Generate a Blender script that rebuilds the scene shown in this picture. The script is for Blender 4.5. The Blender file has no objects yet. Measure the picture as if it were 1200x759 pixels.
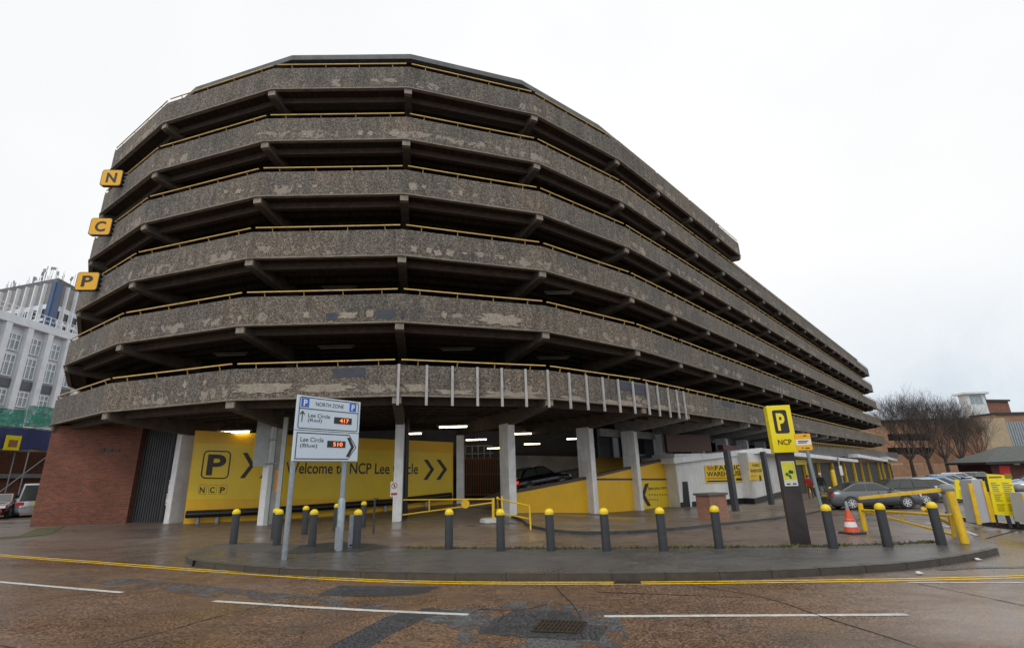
import bpy, bmesh, math, random
from mathutils import Vector, Matrix
random.seed(7)
D2R=math.radians
scene=bpy.context.scene
COL=scene.collection
# ---------------------------------------------------------------- camera model
FPX=581.9; EYE=1.78; PITCH=D2R(16.94); ROLL=D2R(1.844); CX,CY=600,379.5
def ray(x,y):
    a=(x-CX)/FPX; b=(CY-y)/FPX
    a,b=a*math.cos(ROLL)+b*math.sin(ROLL),-a*math.sin(ROLL)+b*math.cos(ROLL)
    c,s=math.cos(PITCH),math.sin(PITCH)
    return Vector((a,c-b*s,s+b*c))
def sm(t):
    t=max(0,min(1,t)); return t*t*(3-2*t)
QX=[(-800,-.1),(-4,-.1),(0,0),(4.5,.28),(8,.32),(20,.38),(40,.6),(80,.9),(900,1.1)]
def qf(X):
    for (a,b),(c,d) in zip(QX,QX[1:]):
        if a<=X<=c: return b+(d-b)*(X-a)/(c-a)
    return -.1 if X<0 else 1.1
def gz(X,Y):
    h=.012*max(-15,min(15,X))
    q=sum(qf(X+d) for d in (-1.5,-.75,0,.75,1.5))/5
    bump=.42*math.exp(-((X+3)**2+(Y-28)**2)/20.)
    return -(h+sm((Y-15)/9)*q)+bump
def G(x,y,lift=0):
    """where the view through a photo point meets the ground"""
    r=ray(x,y); z=0
    for _ in range(80):
        t=(z-EYE)/r.z; X,Y=r.x*t,r.y*t; z=.5*z+.5*(gz(X,Y)+lift)
    return Vector((X,Y,z))
class VP:
    """vertical plane through two plan points; at(x,y) = point of that plane seen at a photo point"""
    def __init__(s,A,B):
        s.A=Vector((A[0],A[1],0)); d=Vector((B[0]-A[0],B[1]-A[1],0)); s.L=d.length; s.d=d/s.L
        s.n=Vector((s.d.y,-s.d.x,0))
        if s.n.dot(-s.A)<0: s.n=-s.n      # faces the viewer
    def at(s,x,y,off=0):
        r=ray(x,y); A=s.A+s.n*off
        t=s.n.dot(A)/s.n.dot(r)
        p=r*t; p.z+=EYE; return p
    def sz(s,x,y):
        p=s.at(x,y); return (p-s.A).dot(s.d),p.z
    def pt(s,u,z,off=0):
        p=s.A+s.d*u+s.n*off; return Vector((p.x,p.y,z))
# ---------------------------------------------------------------- materials
MATS={}
def nt_new(name):
    m=bpy.data.materials.new(name); m.use_nodes=True; nt=m.node_tree
    for n in list(nt.nodes): nt.nodes.remove(n)
    o=nt.nodes.new('ShaderNodeOutputMaterial'); b=nt.nodes.new('ShaderNodeBsdfPrincipled')
    nt.links.new(b.outputs[0],o.inputs[0]); return m,nt,b
def N(nt,t,**k):
    n=nt.nodes.new(t)
    for a,v in k.items():
        if a.startswith('i_'):
            n.inputs[a[2:].replace('_',' ')].default_value=v
        else: setattr(n,a,v)
    return n
def ramp(nt,src,stops):
    r=nt.nodes.new('ShaderNodeValToRGB'); nt.links.new(src,r.inputs[0])
    el=r.color_ramp.elements
    while len(el)<len(stops): el.new(.5)
    for e,(p,c) in zip(el,stops):
        e.position=p; e.color=(c,c,c,1) if isinstance(c,(int,float)) else (*c,1)
    return r
def mixc(nt,f,a,b,mode='MIX'):
    m=nt.nodes.new('ShaderNodeMix'); m.data_type='RGBA'; m.blend_type=mode
    for s,v in ((m.inputs[0],f),(m.inputs[6],a),(m.inputs[7],b)):
        if hasattr(v,'links') or hasattr(v,'is_linked'): nt.links.new(v,s)
        elif isinstance(v,(int,float)): s.default_value=v
        else: s.default_value=(*v,1)
    return m.outputs[2]
def noise(nt,scale,detail=3,rough=.55,vec=None,dist=0):
    n=N(nt,'ShaderNodeTexNoise'); n.inputs['Scale'].default_value=scale; n.inputs['Detail'].default_value=detail
    n.inputs['Roughness'].default_value=rough; n.inputs['Distortion'].default_value=dist
    if vec is not None: nt.links.new(vec,n.inputs['Vector'])
    return n.outputs['Fac']
def objv(nt,scale=(1,1,1)):
    t=N(nt,'ShaderNodeNewGeometry'); m=N(nt,'ShaderNodeMapping'); m.inputs['Scale'].default_value=scale
    nt.links.new(t.outputs['Position'],m.inputs['Vector']); return m.outputs['Vector']
def uvv(nt,scale=(1,1,1)):
    t=N(nt,'ShaderNodeUVMap',uv_map='UVMap'); m=N(nt,'ShaderNodeMapping'); m.inputs['Scale'].default_value=scale
    nt.links.new(t.outputs[0],m.inputs['Vector']); return m.outputs['Vector']
def bump(nt,b,h,st=.3,dist=.02):
    n=N(nt,'ShaderNodeBump'); n.inputs['Strength'].default_value=st; n.inputs['Distance'].default_value=dist
    nt.links.new(h,n.inputs['Height']); nt.links.new(n.outputs[0],b.inputs['Normal'])
def mat(name,col,rough=.6,metal=0,var=.25,scale=3.,dirt=0,em=0,spec=.5,streak=0,coat=0):
    """painted / plain surface with worn, uneven colour"""
    if name in MATS: return MATS[name]
    m,nt,b=nt_new(name); v=uvv(nt)
    f=noise(nt,scale,6,.6,v); lo=tuple(c*(1-var) for c in col); hi=tuple(min(1,c*(1+var*.6)) for c in col)
    r=ramp(nt,f,[(.3,lo),(.7,hi)]); out=r.outputs[0]
    if dirt:
        d=noise(nt,scale*.35,8,.7,v,1.); rr=ramp(nt,d,[(.45,0),(.68,dirt)])
        out=mixc(nt,rr.outputs[0],out,(.06,.05,.04))
    if streak:
        d=noise(nt,1,5,.6,uvv(nt,(6,.5,1))); rr=ramp(nt,d,[(.45,0),(.75,streak)])
        out=mixc(nt,rr.outputs[0],out,(.07,.055,.045))
    nt.links.new(out,b.inputs['Base Color'])
    rn=ramp(nt,noise(nt,scale*2,4,.6,v),[(.3,max(.04,rough-.12)),(.7,min(1,rough+.12))]); nt.links.new(rn.outputs[0],b.inputs['Roughness'])
    b.inputs['Metallic'].default_value=metal; b.inputs['Specular IOR Level'].default_value=spec
    b.inputs['Coat Weight'].default_value=coat; b.inputs['Coat Roughness'].default_value=.05
    if em:
        b.inputs['Emission Color'].default_value=(*col,1); b.inputs['Emission Strength'].default_value=em
    MATS[name]=m; return m
def brick(name,c1,c2,mortar,scale=1.,bw=.225,bh=.075,dark=.35):
    if name in MATS: return MATS[name]
    m,nt,b=nt_new(name); v=uvv(nt)
    t=N(nt,'ShaderNodeTexBrick'); nt.links.new(v,t.inputs['Vector'])
    t.inputs['Scale'].default_value=1; t.inputs['Brick Width'].default_value=bw*scale; t.inputs['Row Height'].default_value=bh*scale
    t.inputs['Mortar Size'].default_value=.006*scale; t.inputs['Mortar Smooth'].default_value=.3
    t.inputs['Color1'].default_value=(*c1,1); t.inputs['Color2'].default_value=(*c2,1); t.inputs['Mortar'].default_value=(*mortar,1)
    f=ramp(nt,noise(nt,.9,6,.65,v),[(.35,1.),(.7,1-dark)])
    o=mixc(nt,1.,t.outputs['Color'],f.outputs[0],'MULTIPLY')
    g=ramp(nt,noise(nt,14,3,.6,v),[(.3,.8),(.7,1.15)]); o=mixc(nt,1.,o,g.outputs[0],'MULTIPLY')
    nt.links.new(o,b.inputs['Base Color']); b.inputs['Roughness'].default_value=.85
    inv=N(nt,'ShaderNodeMath',operation='SUBTRACT'); inv.inputs[0].default_value=1; nt.links.new(t.outputs['Fac'],inv.inputs[1])
    bump(nt,b,inv.outputs[0],.5,.01); MATS[name]=m; return m
# ---------------------------------------------------------------- mesh builder
def wloc(o):
    v=Vector((0,0,0))
    while o is not None: v=v+o.location; o=o.parent
    return v
class MB:
    def __init__(s): s.v=[]; s.f=[]; s.mi=[]; s.sm=[]; s.uv={}
    def add(s,vs,fs,mi=0,smooth=False,uvs=None):
        b=len(s.v); s.v+= [Vector(v) for v in vs]
        for k,f in enumerate(fs):
            if uvs: s.uv[len(s.f)]=uvs[k]
            s.f.append([b+i for i in f]); s.mi.append(mi); s.sm.append(smooth)
        return s
    def quad(s,a,b,c,d,mi=0,uv=None): return s.add([a,b,c,d],[(0,1,2,3)],mi,uvs=[uv] if uv else None)
    def obox(s,o,x,y,z,mi=0):
        """box from corner o with edge vectors x,y,z"""
        o,x,y,z=map(Vector,(o,x,y,z)); v=[o,o+x,o+x+y,o+y,o+z,o+x+z,o+x+y+z,o+y+z]
        fs=[(0,3,2,1),(4,5,6,7),(0,1,5,4),(1,2,6,5),(2,3,7,6),(3,0,4,7)]
        if x.cross(y).dot(z)<0: fs=[f[::-1] for f in fs]
        return s.add(v,fs,mi)
    def box(s,c,size,rz=0,mi=0):
        c=Vector(c); R=Matrix.Rotation(rz,3,'Z'); x=R@Vector((size[0],0,0)); y=R@Vector((0,size[1],0)); z=Vector((0,0,size[2]))
        return s.obox(c-x/2-y/2-z/2,x,y,z,mi)
    def prism(s,poly,z0,z1,mi=0,bottom=True):
        n=len(poly); v=[Vector((p[0],p[1],z0)) for p in poly]+[Vector((p[0],p[1],z1)) for p in poly]
        fs=[(i,(i+1)%n,n+(i+1)%n,n+i) for i in range(n)]+[tuple(range(n,2*n))]
        if bottom: fs.append(tuple(range(n-1,-1,-1)))
        return s.add(v,fs,mi)
    def extr(s,pts,vec,mi=0,smooth=False):
        """closed 3d polygon extruded along vec"""
        n=len(pts); vec=Vector(vec); v=[Vector(p) for p in pts]+[Vector(p)+vec for p in pts]
        return s.add(v,[(i,(i+1)%n,n+(i+1)%n,n+i) for i in range(n)]+[tuple(range(n,2*n)),tuple(range(n-1,-1,-1))],mi,smooth)
    def tube(s,pts,r,k=8,mi=0,cap=True,smooth=True):
        pts=[Vector(p) for p in pts]; rs=r if isinstance(r,(list,tuple)) else [r]*len(pts)
        vs=[]; up=None
        for i,p in enumerate(pts):
            d=(pts[min(i+1,len(pts)-1)]-pts[max(i-1,0)]).normalized()
            if up is None:
                up=Vector((0,0,1)) if abs(d.z)<.9 else Vector((1,0,0))
            a=d.cross(up)
            if a.length<1e-4: a=d.cross(Vector((0,1,0)))
            a.normalize(); bb=a.cross(d).normalized(); up=bb
            for j in range(k):
                t=2*math.pi*j/k; vs.append(p+a*rs[i]*math.cos(t)+bb*rs[i]*math.sin(t))
        fs=[]
        for i in range(len(pts)-1):
            for j in range(k):
                fs.append((i*k+j,i*k+(j+1)%k,(i+1)*k+(j+1)%k,(i+1)*k+j))
        n0=len(s.f); s.add(vs,fs,mi,smooth)
        if cap: s.add(vs[:k][::-1],[tuple(range(k))],mi); s.add(vs[-k:],[tuple(range(k))],mi)
        return s
    def lathe(s,prof,c=(0,0,0),k=24,mi=0,smooth=True):
        c=Vector(c); vs=[]
        for r,z in prof:
            for j in range(k):
                t=2*math.pi*j/k; vs.append(c+Vector((r*math.cos(t),r*math.sin(t),z)))
        fs=[(i*k+j,i*k+(j+1)%k,(i+1)*k+(j+1)%k,(i+1)*k+j) for i in range(len(prof)-1) for j in range(k)]
        s.add(vs,fs,mi,smooth)
        if prof[-1][0]>1e-4: s.add(vs[-k:],[tuple(range(k))],mi)
        return s
    def build(s,name,mats,parent=None,bev=0):
        me=bpy.data.meshes.new(name); off=wloc(parent) if parent else Vector((0,0,0))
        me.from_pydata([v-off for v in s.v],[],s.f)
        mats=mats if isinstance(mats,(list,tuple)) else [mats]
        for m in mats: me.materials.append(m)
        for p,mi,smo in zip(me.polygons,s.mi,s.sm): p.material_index=mi; p.use_smooth=smo
        uvl=me.uv_layers.new(name='UVMap')
        for pi,p in enumerate(me.polygons):
            if pi in s.uv:
                for li,uv in zip(p.loop_indices,s.uv[pi]): uvl.data[li].uv=uv
                continue
            n=p.normal
            for li in p.loop_indices:
                co=s.v[me.loops[li].vertex_index]
                if abs(n.z)>.75: uvl.data[li].uv=(co.x,co.y)
                else:
                    l=math.hypot(n.x,n.y) or 1; uvl.data[li].uv=((-n.y*co.x+n.x*co.y)/l,co.z)
        o=bpy.data.objects.new(name,me); COL.objects.link(o)
        if parent: o.parent=parent
        if bev:
            md=o.modifiers.new('bevel','BEVEL'); md.width=bev; md.segments=2; md.limit_method='ANGLE'; md.angle_limit=D2R(40)
        return o
def tag(o,label=None,cat=None,group=None,kind=None):
    if label: o['label']=label
    if cat: o['category']=cat
    if group: o['group']=group
    if kind: o['kind']=kind
    return o
def empty(name,loc,label=None,cat=None,group=None,rz=0):
    o=bpy.data.objects.new(name,None); COL.objects.link(o); o.location=loc; o.rotation_euler=(0,0,rz); o.empty_display_size=.3
    return tag(o,label,cat,group)
def copy_tree(o,parent=None):
    c=o.copy(); COL.objects.link(c)
    if parent: c.parent=parent
    for ch in list(o.children): copy_tree(ch,c)
    return c
# ---------------------------------------------------------------- lettering
def text(s,name,m,parent,O,U,V,w,h,off=.004,th=.003,bold=0.0,shear=0,fitw=True):
    """letters fitted in the rectangle with lower left corner O, unit axes U,V"""
    cu=bpy.data.curves.new('lettering','FONT'); cu.body=s; cu.size=1; cu.offset=bold; cu.extrude=0; cu.resolution_u=4
    ob=bpy.data.objects.new('lettering',cu); COL.objects.link(ob)
    dg=bpy.context.evaluated_depsgraph_get(); me=bpy.data.meshes.new_from_object(ob.evaluated_get(dg))
    bpy.data.objects.remove(ob); bpy.data.curves.remove(cu)
    xs=[v.co.x for v in me.vertices]; ys=[v.co.y for v in me.vertices]
    x0,x1,y0,y1=min(xs),max(xs),min(ys),max(ys)
    sy=h/(y1-y0); sx=w/(x1-x0) if fitw else sy
    O,U,V=Vector(O),Vector(U),Vector(V); Nn=U.cross(V).normalized(); offp=wloc(parent) if parent else Vector((0,0,0))
    b=MB(); vs=[O+U*((v.co.x-x0)*sx+shear*(v.co.y-y0)*sy)+V*((v.co.y-y0)*sy)+Nn*off for v in me.vertices]
    b.add(vs,[tuple(p.vertices) for p in me.polygons],0)
    bpy.data.meshes.remove(me)
    o=b.build(name,m,parent); 
    if th:
        md=o.modifiers.new('thickness','SOLIDIFY'); md.thickness=th; md.offset=1
    return o
def frame_rect(b,O,U,V,w,h,t,off,mi=0,rad=.0,seg=5):
    """rounded outline of line width t"""
    O,U,V=Vector(O),Vector(U),Vector(V); Nn=U.cross(V).normalized()
    def loop(i):
        r=max(rad-i,.0001); pts=[]
        for cx,cy,a0 in ((w-i-r,h-i-r,0),(i+r,h-i-r,90),(i+r,i+r,180),(w-i-r,i+r,270)):
            for k in range(seg+1):
                a=D2R(a0+90*k/seg); pts.append(O+U*(cx+r*math.cos(a))+V*(cy+r*math.sin(a))+Nn*off)
        return pts
    o,i=loop(0),loop(t); n=len(o)
    b.add(o+i,[(k,(k+1)%n,n+(k+1)%n,n+k) for k in range(n)],mi); return b
def round_plate(b,O,U,V,w,h,rad,off,th,mi=0,seg=5):
    O,U,V=Vector(O),Vector(U),Vector(V); Nn=U.cross(V).normalized(); pts=[]
    for cx,cy,a0 in ((w-rad,h-rad,0),(rad,h-rad,90),(rad,rad,180),(w-rad,rad,270)):
        for k in range(seg+1):
            a=D2R(a0+90*k/seg); pts.append(O+U*(cx+rad*math.cos(a))+V*(cy+rad*math.sin(a))+Nn*off)
    return b.extr(pts,Nn*th,mi)
Z=Vector((0,0,1))
# ---------------------------------------------------------------- special materials
def asphalt(name,lo,hi,tint,wet=.5,speck=.5):
    m,nt,b=nt_new(name); v=objv(nt)
    big=noise(nt,.28,7,.62,v,.6); c=ramp(nt,big,[(.3,lo),(.52,hi),(.72,tint)])
    fine=noise(nt,30,3,.85,v); fr=ramp(nt,fine,[(.38,1-speck*.8),(.5,.95),(.62,1+speck*1.6)])
    o=mixc(nt,1.,c.outputs[0],fr.outputs[0],'MULTIPLY')
    md=noise(nt,2.2,8,.7,objv(nt,(1,1.8,1)),.8); mr=ramp(nt,md,[(.34,.7),(.52,1.),(.7,1.18)]); o=mixc(nt,1.,o,mr.outputs[0],'MULTIPLY')
    # hairline cracks
    vo=N(nt,'ShaderNodeTexVoronoi',feature='DISTANCE_TO_EDGE'); vo.inputs['Scale'].default_value=.33
    wv=N(nt,'ShaderNodeVectorMath',operation='ADD'); nz=N(nt,'ShaderNodeTexNoise'); nz.inputs['Scale'].default_value=1.6; nz.inputs['Detail'].default_value=5
    sc=N(nt,'ShaderNodeVectorMath',operation='SCALE'); sc.inputs['Scale'].default_value=.55
    nt.links.new(v,nz.inputs['Vector']); nt.links.new(nz.outputs['Color'],sc.inputs[0]); nt.links.new(v,wv.inputs[0]); nt.links.new(sc.outputs[0],wv.inputs[1]); nt.links.new(wv.outputs[0],vo.inputs['Vector'])
    cr=ramp(nt,vo.outputs['Distance'],[(.002,.55),(.007,1.)]); gate=ramp(nt,noise(nt,.5,2,.5,v),[(.5,1.),(.56,0.)])
    o=mixc(nt,1.,o,mixc(nt,gate.outputs[0],cr.outputs[0],(1,1,1)),'MULTIPLY')
    nt.links.new(o,b.inputs['Base Color'])
    w=noise(nt,.22,5,.6,objv(nt,(1,2.2,1)),.5); rr=ramp(nt,w,[(.38,.62-.1*wet),(.5,.5-.2*wet),(.62,.4-.32*wet)])
    rf=mixc(nt,.25,rr.outputs[0],ramp(nt,fine,[(.4,.2),(.6,.9)]).outputs[0]); nt.links.new(rf,b.inputs['Roughness'])
    bump(nt,b,fine,.35,.006); b.inputs['Specular IOR Level'].default_value=.5
    MATS[name]=m; return m
M_ROAD=asphalt('road_asphalt',(.085,.062,.045),(.15,.088,.05),(.155,.122,.098),.85,.7)
M_LOT=asphalt('car_park_asphalt',(.1,.08,.067),(.16,.115,.088),(.17,.15,.133),.95,.35)
M_PAVE=asphalt('pavement_asphalt',(.066,.062,.058),(.098,.091,.084),(.08,.077,.075),.75,.4)
M_APRON=asphalt('apron_asphalt',(.11,.09,.072),(.165,.125,.094),(.19,.16,.13),.8,.3)
M_PATCH=asphalt('dark_tarmac_patch',(.03,.031,.034),(.045,.046,.05),(.055,.056,.06),.5,.9)
M_KERB=mat('kerb_stone',(.065,.056,.048),.6,0,.4,5,.5)
def aggregate():
    m,nt,b=nt_new('exposed_aggregate_concrete'); v=uvv(nt)
    vo=N(nt,'ShaderNodeTexVoronoi'); vo.inputs['Scale'].default_value=26; nt.links.new(v,vo.inputs['Vector'])
    sep=N(nt,'ShaderNodeSeparateColor'); nt.links.new(vo.outputs['Color'],sep.inputs[0])
    st=ramp(nt,sep.outputs[0],[(0,(.055,.048,.042)),(.35,(.14,.118,.095)),(.6,(.2,.172,.138)),(.86,(.32,.28,.225)),(1,(.6,.55,.47))])
    st.color_ramp.interpolation='CONSTANT'
    base=mixc(nt,.22,st.outputs[0],(.175,.155,.13))
    # slow change of tone between panels and along the wall
    t=ramp(nt,noise(nt,.23,4,.6,v,.4),[(.3,(.72,.74,.78)),(.5,(1,1,1)),(.7,(1.25,1.13,1.0))])
    o=mixc(nt,1.,base,t.outputs[0],'MULTIPLY')
    # rain streaks running down from the top
    s=ramp(nt,noise(nt,1,6,.65,uvv(nt,(3.2,.35,1))),[(.42,1.),(.72,.55)]); o=mixc(nt,1.,o,s.outputs[0],'MULTIPLY')
    # patches where the face has come off or been repaired, in rows low on the panel
    pn=noise(nt,1,7,.68,uvv(nt,(2.0,1.7,1)),.3)
    ug=N(nt,'ShaderNodeUVMap',uv_map='UVMap'); sx=N(nt,'ShaderNodeSeparateXYZ'); nt.links.new(ug.outputs[0],sx.inputs[0])
    # v runs 10*level + height
    md=N(nt,'ShaderNodeMath',operation='MODULO'); nt.links.new(sx.outputs[1],md.inputs[0]); md.inputs[1].default_value=10
    win=ramp(nt,md.outputs[0],[(.0,0),(.01,.7),(.2,1),(.5,1),(.8,0)])
    zone=ramp(nt,noise(nt,.16,2,.5,uvv(nt,(1,1.7,1))),[(.41,0),(.5,1)])
    mm=N(nt,'ShaderNodeMath',operation='MULTIPLY'); nt.links.new(win.outputs[0],mm.inputs[0]); nt.links.new(zone.outputs[0],mm.inputs[1])
    m2=N(nt,'ShaderNodeMath',operation='MULTIPLY'); nt.links.new(mm.outputs[0],m2.inputs[0]); nt.links.new(pn,m2.inputs[1])
    pm=ramp(nt,m2.outputs[0],[(.52,0),(.545,1)])
    pc=ramp(nt,noise(nt,20,4,.7,v),[(.3,(.22,.19,.155)),(.7,(.36,.315,.26))])
    o=mixc(nt,pm.outputs[0],o,pc.outputs[0])
    nt.links.new(o,b.inputs['Base Color']); b.inputs['Roughness'].default_value=.85
    bump(nt,b,vo.outputs['Distance'],.6,.012); MATS['agg']=m; return m
M_AGG=aggregate()
def soffit():  # dirt, with the deep shade under the decks put into the colour
    m,nt,b=nt_new('dirty_shaded_soffit_concrete'); v=uvv(nt)
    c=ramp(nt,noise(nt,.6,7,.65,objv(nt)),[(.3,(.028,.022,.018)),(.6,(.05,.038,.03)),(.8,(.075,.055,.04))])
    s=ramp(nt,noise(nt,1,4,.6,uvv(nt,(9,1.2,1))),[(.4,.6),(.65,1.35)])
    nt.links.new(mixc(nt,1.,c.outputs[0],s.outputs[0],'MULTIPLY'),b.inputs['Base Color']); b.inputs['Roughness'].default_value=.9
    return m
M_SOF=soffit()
M_EDGE=mat('edge_beam_concrete',(.085,.06,.045),.9,0,.5,4,.3,streak=.8)
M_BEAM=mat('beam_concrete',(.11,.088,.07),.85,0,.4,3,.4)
M_TIP=mat('lit_beam_end_concrete',(.3,.26,.21),.8,0,.3,6,.3)  # paler than the beams: light on the tips is put into the colour
M_LIP=mat('parapet_lip_concrete',(.27,.235,.195),.8,0,.35,3,.5)
M_DARK=mat('dark_interior_concrete',(.03,.027,.025),.9,0,.4,1)  # near-black, the shade inside the decks is put into the colour
M_ROOF=mat('roof_edge_concrete',(.16,.165,.17),.8,0,.3,2,.4,streak=.4)
M_COL=mat('white_column_paint',(.86,.86,.86),.6,0,.14,1.5,.25,streak=.2)
M_YEL=mat('yellow_wall_paint',(.86,.49,.006),.45,0,.07,.8,.14,streak=.05)
M_YELB=mat('yellow_banner_vinyl',(.84,.58,.015),.4,0,.07,.8,.1)
M_RAIL=mat('yellow_rail_paint',(.75,.5,.14),.45,0,.25,4,.2)
M_YST=mat('yellow_steel_paint',(.82,.52,.02),.35,0,.15,4,.2)
M_YSGN=mat('yellow_sign_face',(.88,.72,.01),.3,0,.03,2)
M_ORG=mat('amber_letter_sign',(.86,.44,.008),.35,0,.05,2)
M_BLK=mat('black_paint',(.018,.018,.02),.4,0,.2,3)
M_TXT=mat('dark_lettering',(.022,.02,.02),.5,0,.05,2)
M_CHAR=mat('charcoal_paint',(.038,.042,.05),.5,0,.35,6,.35)
M_WHT=mat('white_render',(.75,.75,.74),.6,0,.1,1,.2,streak=.15)
M_WHT2=mat('white_sign_paint',(.8,.81,.83),.35,0,.03,2)
M_GREY=mat('grey_metal_paint',(.3,.32,.34),.4,.3,.15,4,.1)
M_GALV=mat('galvanised_steel',(.33,.38,.42),.42,.6,.25,9,.15)
M_LEADG=mat('grey_rubber',(.05,.05,.052),.7,0,.2,6)
M_COPE=mat('brown_coping',(.07,.04,.03),.5,0,.2,3)
M_SHUT=mat('dark_shutter',(.05,.052,.056),.5,.2,.2,2,.2)
M_BRK=brick('red_brick',(.27,.085,.045),(.17,.055,.032),(.2,.16,.13))
M_BRKP=brick('pink_brick',(.4,.17,.11),(.33,.14,.09),(.35,.3,.25))
M_BRKF=brick('far_orange_brick',(.4,.22,.125),(.33,.175,.1),(.38,.29,.2),1.5)
M_BRKD=brick('dark_red_brick',(.13,.04,.03),(.1,.033,.026),(.08,.06,.05))
M_GLASS=mat('dark_glass',(.012,.015,.017),.08,0,.1,1,spec=.35)
M_GLASSL=mat('pale_curtained_glass',(.3,.38,.4),.12,0,.3,.8)
M_STEEL=mat('bright_steel_tube',(.4,.4,.41),.35,.8,.2,6)
M_BROWN=mat('brown_timber_gate',(.3,.14,.07),.6,0,.3,5)
M_LAMP=mat('lit_fluorescent_tube',(1,.84,.56),.5,0,0,1,em=11)
M_WHITEL=mat('white_road_paint',(.6,.6,.57),.55,0,.25,9,.25)
M_YLINE=mat('yellow_road_paint',(.8,.52,.015),.55,0,.3,9,.3)
M_RED=mat('red_paint',(.55,.03,.02),.4,0,.1,3)
M_BLUE=mat('blue_sign_paint',(.02,.13,.6),.3,0,.03,3)
M_ORT=mat('orange_cone_plastic',(.75,.09,.025),.45,0,.1,6,.25)
M_POST=mat('pale_post_paint',(.46,.45,.44),.5,0,.15,3,.3)
def grit(name,c1,c2,lo,hi,sc):
    m,nt,b=nt_new(name); v=objv(nt); f=noise(nt,26,3,.8,v); c=ramp(nt,f,[(.36,c1),(.6,c2)]); nt.links.new(c.outputs[0],b.inputs['Base Color']); b.inputs['Roughness'].default_value=.5
    a=ramp(nt,noise(nt,sc,9,.78,v,.4),[(lo,0),(hi,1)]); nt.links.new(a.outputs[0],b.inputs['Alpha']); bump(nt,b,f,.5,.01); return m
M_GRIT=grit('gritty_repair',(.03,.03,.033),(.15,.15,.155),.46,.54,1.3)
M_CARG=mat('car_glass',(.05,.06,.055),.07,0,.1,1,spec=.6)
# ---------------------------------------------------------------- the multi-storey car park
PL=[(-21.51,23.14),(-16.24,19.63),(-10.23,17.75),(-4.25,17.91),(1.43,19.89),(6.16,23.67),(9.35,27.04),(12.53,30.47),(15.68,33.86),(18.81,37.3)]
PL=[Vector((x,y)) for x,y in PL]
DIR=Vector((58.6-18.81,81.3-37.3)).normalized(); INW=Vector((-DIR.y,DIR.x))
END=Vector((58.6,81.3))
low=PL[:]
while (END-(low[-1]+DIR*4.65)).length>2.2 and (END-(low[-1]+DIR*4.65)).dot(DIR)>0: low.append(low[-1]+DIR*4.65)
NBAY=len(low)
AX0=PL[0]                                   # the long axis runs through the leftmost corner
def mirror(p):
    v=p-AX0; t=v.dot(DIR); n=v-DIR*t; return AX0+DIR*t-n
def closed(front,tail):
    back=[mirror(p) for p in reversed(front[1:]+tail)]
    return front+tail+back
LOW=closed(low,[END,END+DIR*1.3+INW*1.5])
TOP=closed(PL[:],[PL[9]+DIR*.7+INW*1.3])
def miters(P):
    n=len(P); out=[]
    for i in range(n):
        a,b,c=P[i-1],P[i],P[(i+1)%n]; u=(b-a).normalized(); v=(c-b).normalized()
        nu=Vector((-u.y,u.x)); nv=Vector((-v.y,v.x)); m=(nu+nv).normalized(); out.append(m/max(.35,m.dot(nu)))
    return out
MIT={id(LOW):miters(LOW),id(TOP):miters(TOP)}
def inset(P,i,d):
    q=P[i]+MIT[id(P)][i]*d; return q
def sweep(b,P,prof,mi=0,rng=None,uvlev=None):
    """profile [(inset,z)] carried round the outline; mitred at corners"""
    n=len(P); segs=rng if rng is not None else range(n); acc=0
    for i in range(n):
        j=(i+1)%n; L=(P[j]-P[i]).length
        if i in segs:
            for k,((d0,z0),(d1,z1)) in enumerate(zip(prof,prof[1:])):
                a=inset(P,i,d0); c=inset(P,j,d0); e=inset(P,j,d1); f=inset(P,i,d1)
                if uvlev is not None:
                    w0,w1=uvlev[k],uvlev[k+1]; uv=[(acc,w0),(acc+L,w0),(acc+L,w1),(acc,w1)]
                else: uv=None
                b.quad((a.x,a.y,z0),(c.x,c.y,z0),(e.x,e.y,z1),(f.x,f.y,z1),mi,uv)
        acc+=L
BZ=[4.65,7.44,10.19,12.94,15.59,18.27]
garage=empty('multi_storey_car_park',(0,26,0),'long brown concrete multi-storey car park with stacked open decks and rounded end','car park')
PH=1.16
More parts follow.
